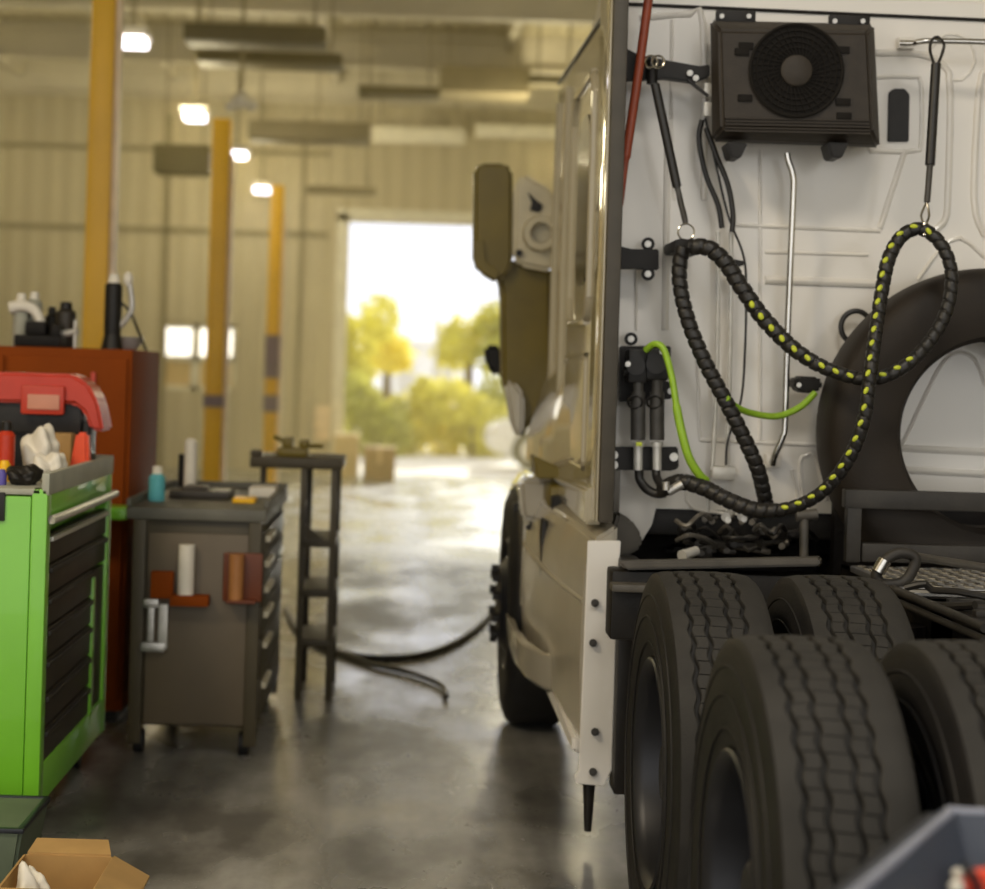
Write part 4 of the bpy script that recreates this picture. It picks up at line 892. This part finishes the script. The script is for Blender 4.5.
# ------------------------------------------------------------------ narrow rack behind the cart
t = thing('rack_stand', 'narrow dark metal rack with open shelves right of the tool cart', 'rack', (-.42, 8.9, 0))
RX0, RX1, RY0, RY1 = P(297, 600, 8.72).x, P(334, 600, 8.72).x, 8.72, 9.25
RZ = P(300, 458, 8.72).z
b = B()
for x in (RX0, RX1-.03):
    for y in (RY0, RY1): obj('post', B().bbox((x, y, 0), (x+.03, y+.03, RZ-.02), .004), 'cart', t)
for y in (540, 590, 640):
    z = P(315, y, RY0).z; obj('shelf', B().bbox((RX0, RY0, z-.035), (RX1, RY1+.03, z), .006), 'cart', t)
z = P(315, 540, RY0).z; obj('gusset', B().prism([(RX0, RY0+.01, z), (RX0+.12, RY0+.01, z), (RX0, RY0+.01, z+.09)], (0, .02, 0)), 'cart', t)
a = P(250, 455, RY0)
obj('rack_top', B().bbox((a.x, RY0-.01, RZ-.05), (RX1+.02, RY1+.04, RZ), .008).bbox((a.x, RY0-.005, RZ), (a.x+.05, RY0+.1, RZ+.03), .01), 'cart', t)
obj('left_leg', B().bbox((a.x+.01, RY1, 0), (a.x+.04, RY1+.03, RZ-.05), .004), 'cart', t)
t = thing('small_vise', 'dark olive vise on top of the narrow rack', 'vise', (P(293, 445, 8.85).x, 8.85, RZ))
X = P(293, 445, 8.85).x
obj('vise_base', B().bbox((X-.07, 8.8, RZ), (X+.07, 8.95, RZ+.04), .01).bbox((X-.05, 8.82, RZ+.04), (X+.0, 8.93, RZ+.09), .01).bbox((X+.03, 8.82, RZ+.04), (X+.075, 8.93, RZ+.08), .01), 'haze_tint_olive', t)
obj('vise_screw', B().cyl((X+.07, 8.87, RZ+.05), (X+.14, 8.87, RZ+.05), .01).cyl((X-.09, 8.87, RZ+.09), (X-.02, 8.87, RZ+.06), .01), 'haze_tint_olive', t)

# ------------------------------------------------------------------ floor hose
def FL(x, y):
    v = -(x-PX)*math.sin(ROLL)+(y-PY)*math.cos(ROLL); D = HC*F/v; p = P(x, y, D); p.z = .017; return p
pts = [FL(285, 612), FL(300, 636), FL(330, 652), FL(370, 661), FL(415, 659), FL(450, 648), FL(478, 630), FL(500, 605), FL(512, 590)]
tag(obj('air_hose', B().tube(pts, .017, n=10, step=.05), 'hose'), 'black air hose lying in a wide curve across the hall floor', 'hose')
pts = [FL(335, 652)+Vector((0, -.1, 0)), FL(375, 668), FL(410, 676), FL(440, 688), FL(446, 700)]
tag(obj('air_hose', B().tube(pts, .013, n=10, step=.05), 'hose'), 'shorter dark hose end trailing forward from the curved hose on the floor', 'hose')

# ------------------------------------------------------------------ bottom left carton and bin
D0 = 4.95; zb = .165
a = P(22, 860, 5.25); 
bx0, bx1, by0, by1 = P(15, 860, 5.1).x, P(108, 860, 5.1).x, 4.86, 5.22
t = thing('open_carton', 'open brown cardboard carton on the floor at the bottom left corner', 'box', ((bx0+bx1)/2, (by0+by1)/2, 0))
obj('carton_walls', B().box((bx0, by0, 0), (bx1, by0+.006, zb)).box((bx0, by1-.006, 0), (bx1, by1, zb)).box((bx0, by0, 0), (bx0+.006, by1, zb)).box((bx1-.006, by0, 0), (bx1, by1, zb)).box((bx0, by0, 0), (bx1, by1, .006)), 'card', t)
obj('flap', B().prism([(bx1, by0+.01, zb), (bx1, by1-.01, zb), (bx1+.10, by1-.02, zb-.05), (bx1+.10, by0+.02, zb-.05)], (0, 0, .006)), 'card', t)
obj('flap', B().prism([(bx0+.01, by1, zb), (bx1-.01, by1, zb), (bx1-.03, by1+.08, zb+.02), (bx0+.02, by1+.08, zb+.02)], (0, 0, .006)), 'card', t)
obj('flap', B().prism([(bx0+.01, by0, zb), (bx1-.01, by0, zb), (bx1-.03, by0-.09, zb-.03), (bx0+.02, by0-.09, zb-.03)], (0, 0, .006)), 'card', t)
tag(obj('paper_wad', cloth(((bx0+.07), by0+.12, .03), (.05, .06, .09), 0, 0, 21), 'white', None, 60), 'white crumpled paper inside the open carton at the bottom left', 'paper')
X = bx0-.06
t = thing('waste_bin', 'grey-green bin on the floor under the near end of the green chest', 'bin', (X-.1, 5.45, 0))
obj('bin_body', B().loft([[(X-.30, 5.36, 0), (X+.0, 5.36, 0), (X+.0, 5.72, 0), (X-.30, 5.72, 0)], [(X-.33, 5.34, .2), (X+.03, 5.34, .2), (X+.03, 5.75, .2), (X-.33, 5.75, .2)]], .01), 'bin', t)
obj('bin_rim', B().bbox((X-.335, 5.335, .19), (X+.035, 5.355, .205), .004).bbox((X+.015, 5.345, .19), (X+.034, 5.75, .205), .004).bbox((X-.335, 5.735, .19), (X+.03, 5.755, .205), .004), 'navy', t)

# ------------------------------------------------------------------ grey service tray at bottom right
zr = P(952, 812, 2.75).z
c1 = P(952, 814, 2.75); e = P(872, 889, 2.36)
k_ = (e.x-c1.x)/(e.y-c1.y)
out = [Vector((c1.x, 2.75, zr)), Vector((c1.x+.55, 2.75, zr)), Vector((c1.x+.75, 2.45, zr)), Vector((c1.x+.75, 1.8, zr)), Vector((e.x-.1, 1.8, zr)), Vector((c1.x+k_*(2.15-2.75), 2.15, zr))]
cen = sum(out, Vector())/6
t = thing('service_cart', 'grey plastic service cart with raised light rim at the bottom right corner', 'cart', (cen.x, cen.y, 0))
ins = lambda k, dz: [cen+(p-cen)*k+Vector((0, 0, dz)) for p in out]
b = B()
def ringsurf(b, A, C):
    va = [b.bm.verts.new(p) for p in A]; vc = [b.bm.verts.new(p) for p in C]
    for i in range(len(A)): b.bm.faces.new((va[i], va[(i+1) % len(A)], vc[(i+1) % len(A)], vc[i]))
b.loft([ins(1.03, -.02), ins(1.06, -.01), ins(1.04, 0.0), ins(.985, 0), ins(.90, -.10), ins(.88, -.10)], 0, caps=False)
b.loft([ins(1.03, -.02), ins(.98, -.16)], 0, caps=False)
obj('tray_shell', b, 'blue_grey', t)
obj('tray_floor', B().prism(ins(.98, -.12), (0, 0, -.05), 0), 'blue_grey', t)
fb = B(); fb.loft([ins(1.03, -.012), ins(1.10, -.012), ins(1.10, -.045), ins(1.03, -.045)], 0, caps=False); ringsurf(fb, ins(1.03, -.045), ins(1.03, -.012)); obj('tray_flange', fb, 'navy', t)
obj('tray_rim', B().tube([p for i in range(6) for p in (ins(1.0, 0)[i].lerp(ins(1.0, 0)[(i+1) % 6], .03), ins(1.0, 0)[i].lerp(ins(1.0, 0)[(i+1) % 6], .5), ins(1.0, 0)[i].lerp(ins(1.0, 0)[(i+1) % 6], .97))], .007, n=10, step=.05, closed=True), 'rim_light', t)
for k in (.6,):
    for p in (ins(k, 0)[0], ins(k, 0)[2], ins(k, 0)[3], ins(k, 0)[4]):
        obj('leg', B().cyl((p.x, p.y, .04), (p.x, p.y, zr-.15), .02), 'navy', t)
obj('lower_shelf', B().prism([Vector((p.x, p.y, .2)) for p in ins(.75, 0)], (0, 0, -.03), .005), 'navy', t)
q = P(975, 876, 2.55); zf = zr-.12
t = thing('grip_tool', 'coral-red tool with a white ball end lying in the grey service cart', 'tool', (q.x+.03, 2.0, zf))
obj('grip', B().prism([P(966, 885, 2.53), P(972, 876, 2.53), P(1010, 872, 2.53), P(1010, 900, 2.53), P(964, 900, 2.53)], (0, .04, 0), .006), 'coral', t)
obj('grip_stripe', B().prism([P(974, 872, 2.50), P(977, 872, 2.50), P(985, 900, 2.50), P(981, 900, 2.50)], (0, .06, 0), .001), 'navy', t)
obj('ball_end', B().sph(P(958, 874, 2.55), .008, n=12).sph(P(957, 888, 2.53), .011, n=12), 'white', t)
obj('pin', B().cyl(P(957, 890, 2.55), P(957, 874, 2.55), .003).cyl(P(957, 892, 2.55), (P(957, 892, 2.55).x, 2.55, zf), .004), 'white', t)

# ------------------------------------------------------------------ light
wd = bpy.data.worlds.new('sky'); sc.world = wd; wd.use_nodes = True
nt = wd.node_tree; bg = nt.nodes['Background']; bg.inputs[0].default_value = (1, .985, .95, 1); bg.inputs[1].default_value = 1.55
s = bpy.data.lights.new('sun', 'SUN'); s.energy = 6.5; s.angle = math.radians(2); s.color = (1, .93, .72)
so = bpy.data.objects.new('sun', s); COL.objects.link(so)
so.rotation_euler = Vector((-.17, -1, -.29)).to_track_quat('-Z', 'Y').to_euler()

# thin warm scatter volume added to imitate the yellow glow across the hall
hm = bpy.data.materials.new('warm_glow_haze'); hm.use_nodes = True; hn = hm.node_tree
hn.nodes.remove(hn.nodes['Principled BSDF']); vsc = hn.nodes.new('ShaderNodeVolumeScatter')
vsc.inputs['Color'].default_value = (1, .86, .42, 1); vsc.inputs['Density'].default_value = .015; vsc.inputs['Anisotropy'].default_value = .25
hn.links.new(vsc.outputs[0], hn.nodes['Material Output'].inputs['Volume'])
hz = struct('haze', B().box((XL+.02, 9.2, .005), (XR-.02, WD-.02, CZ-.02)), hm)
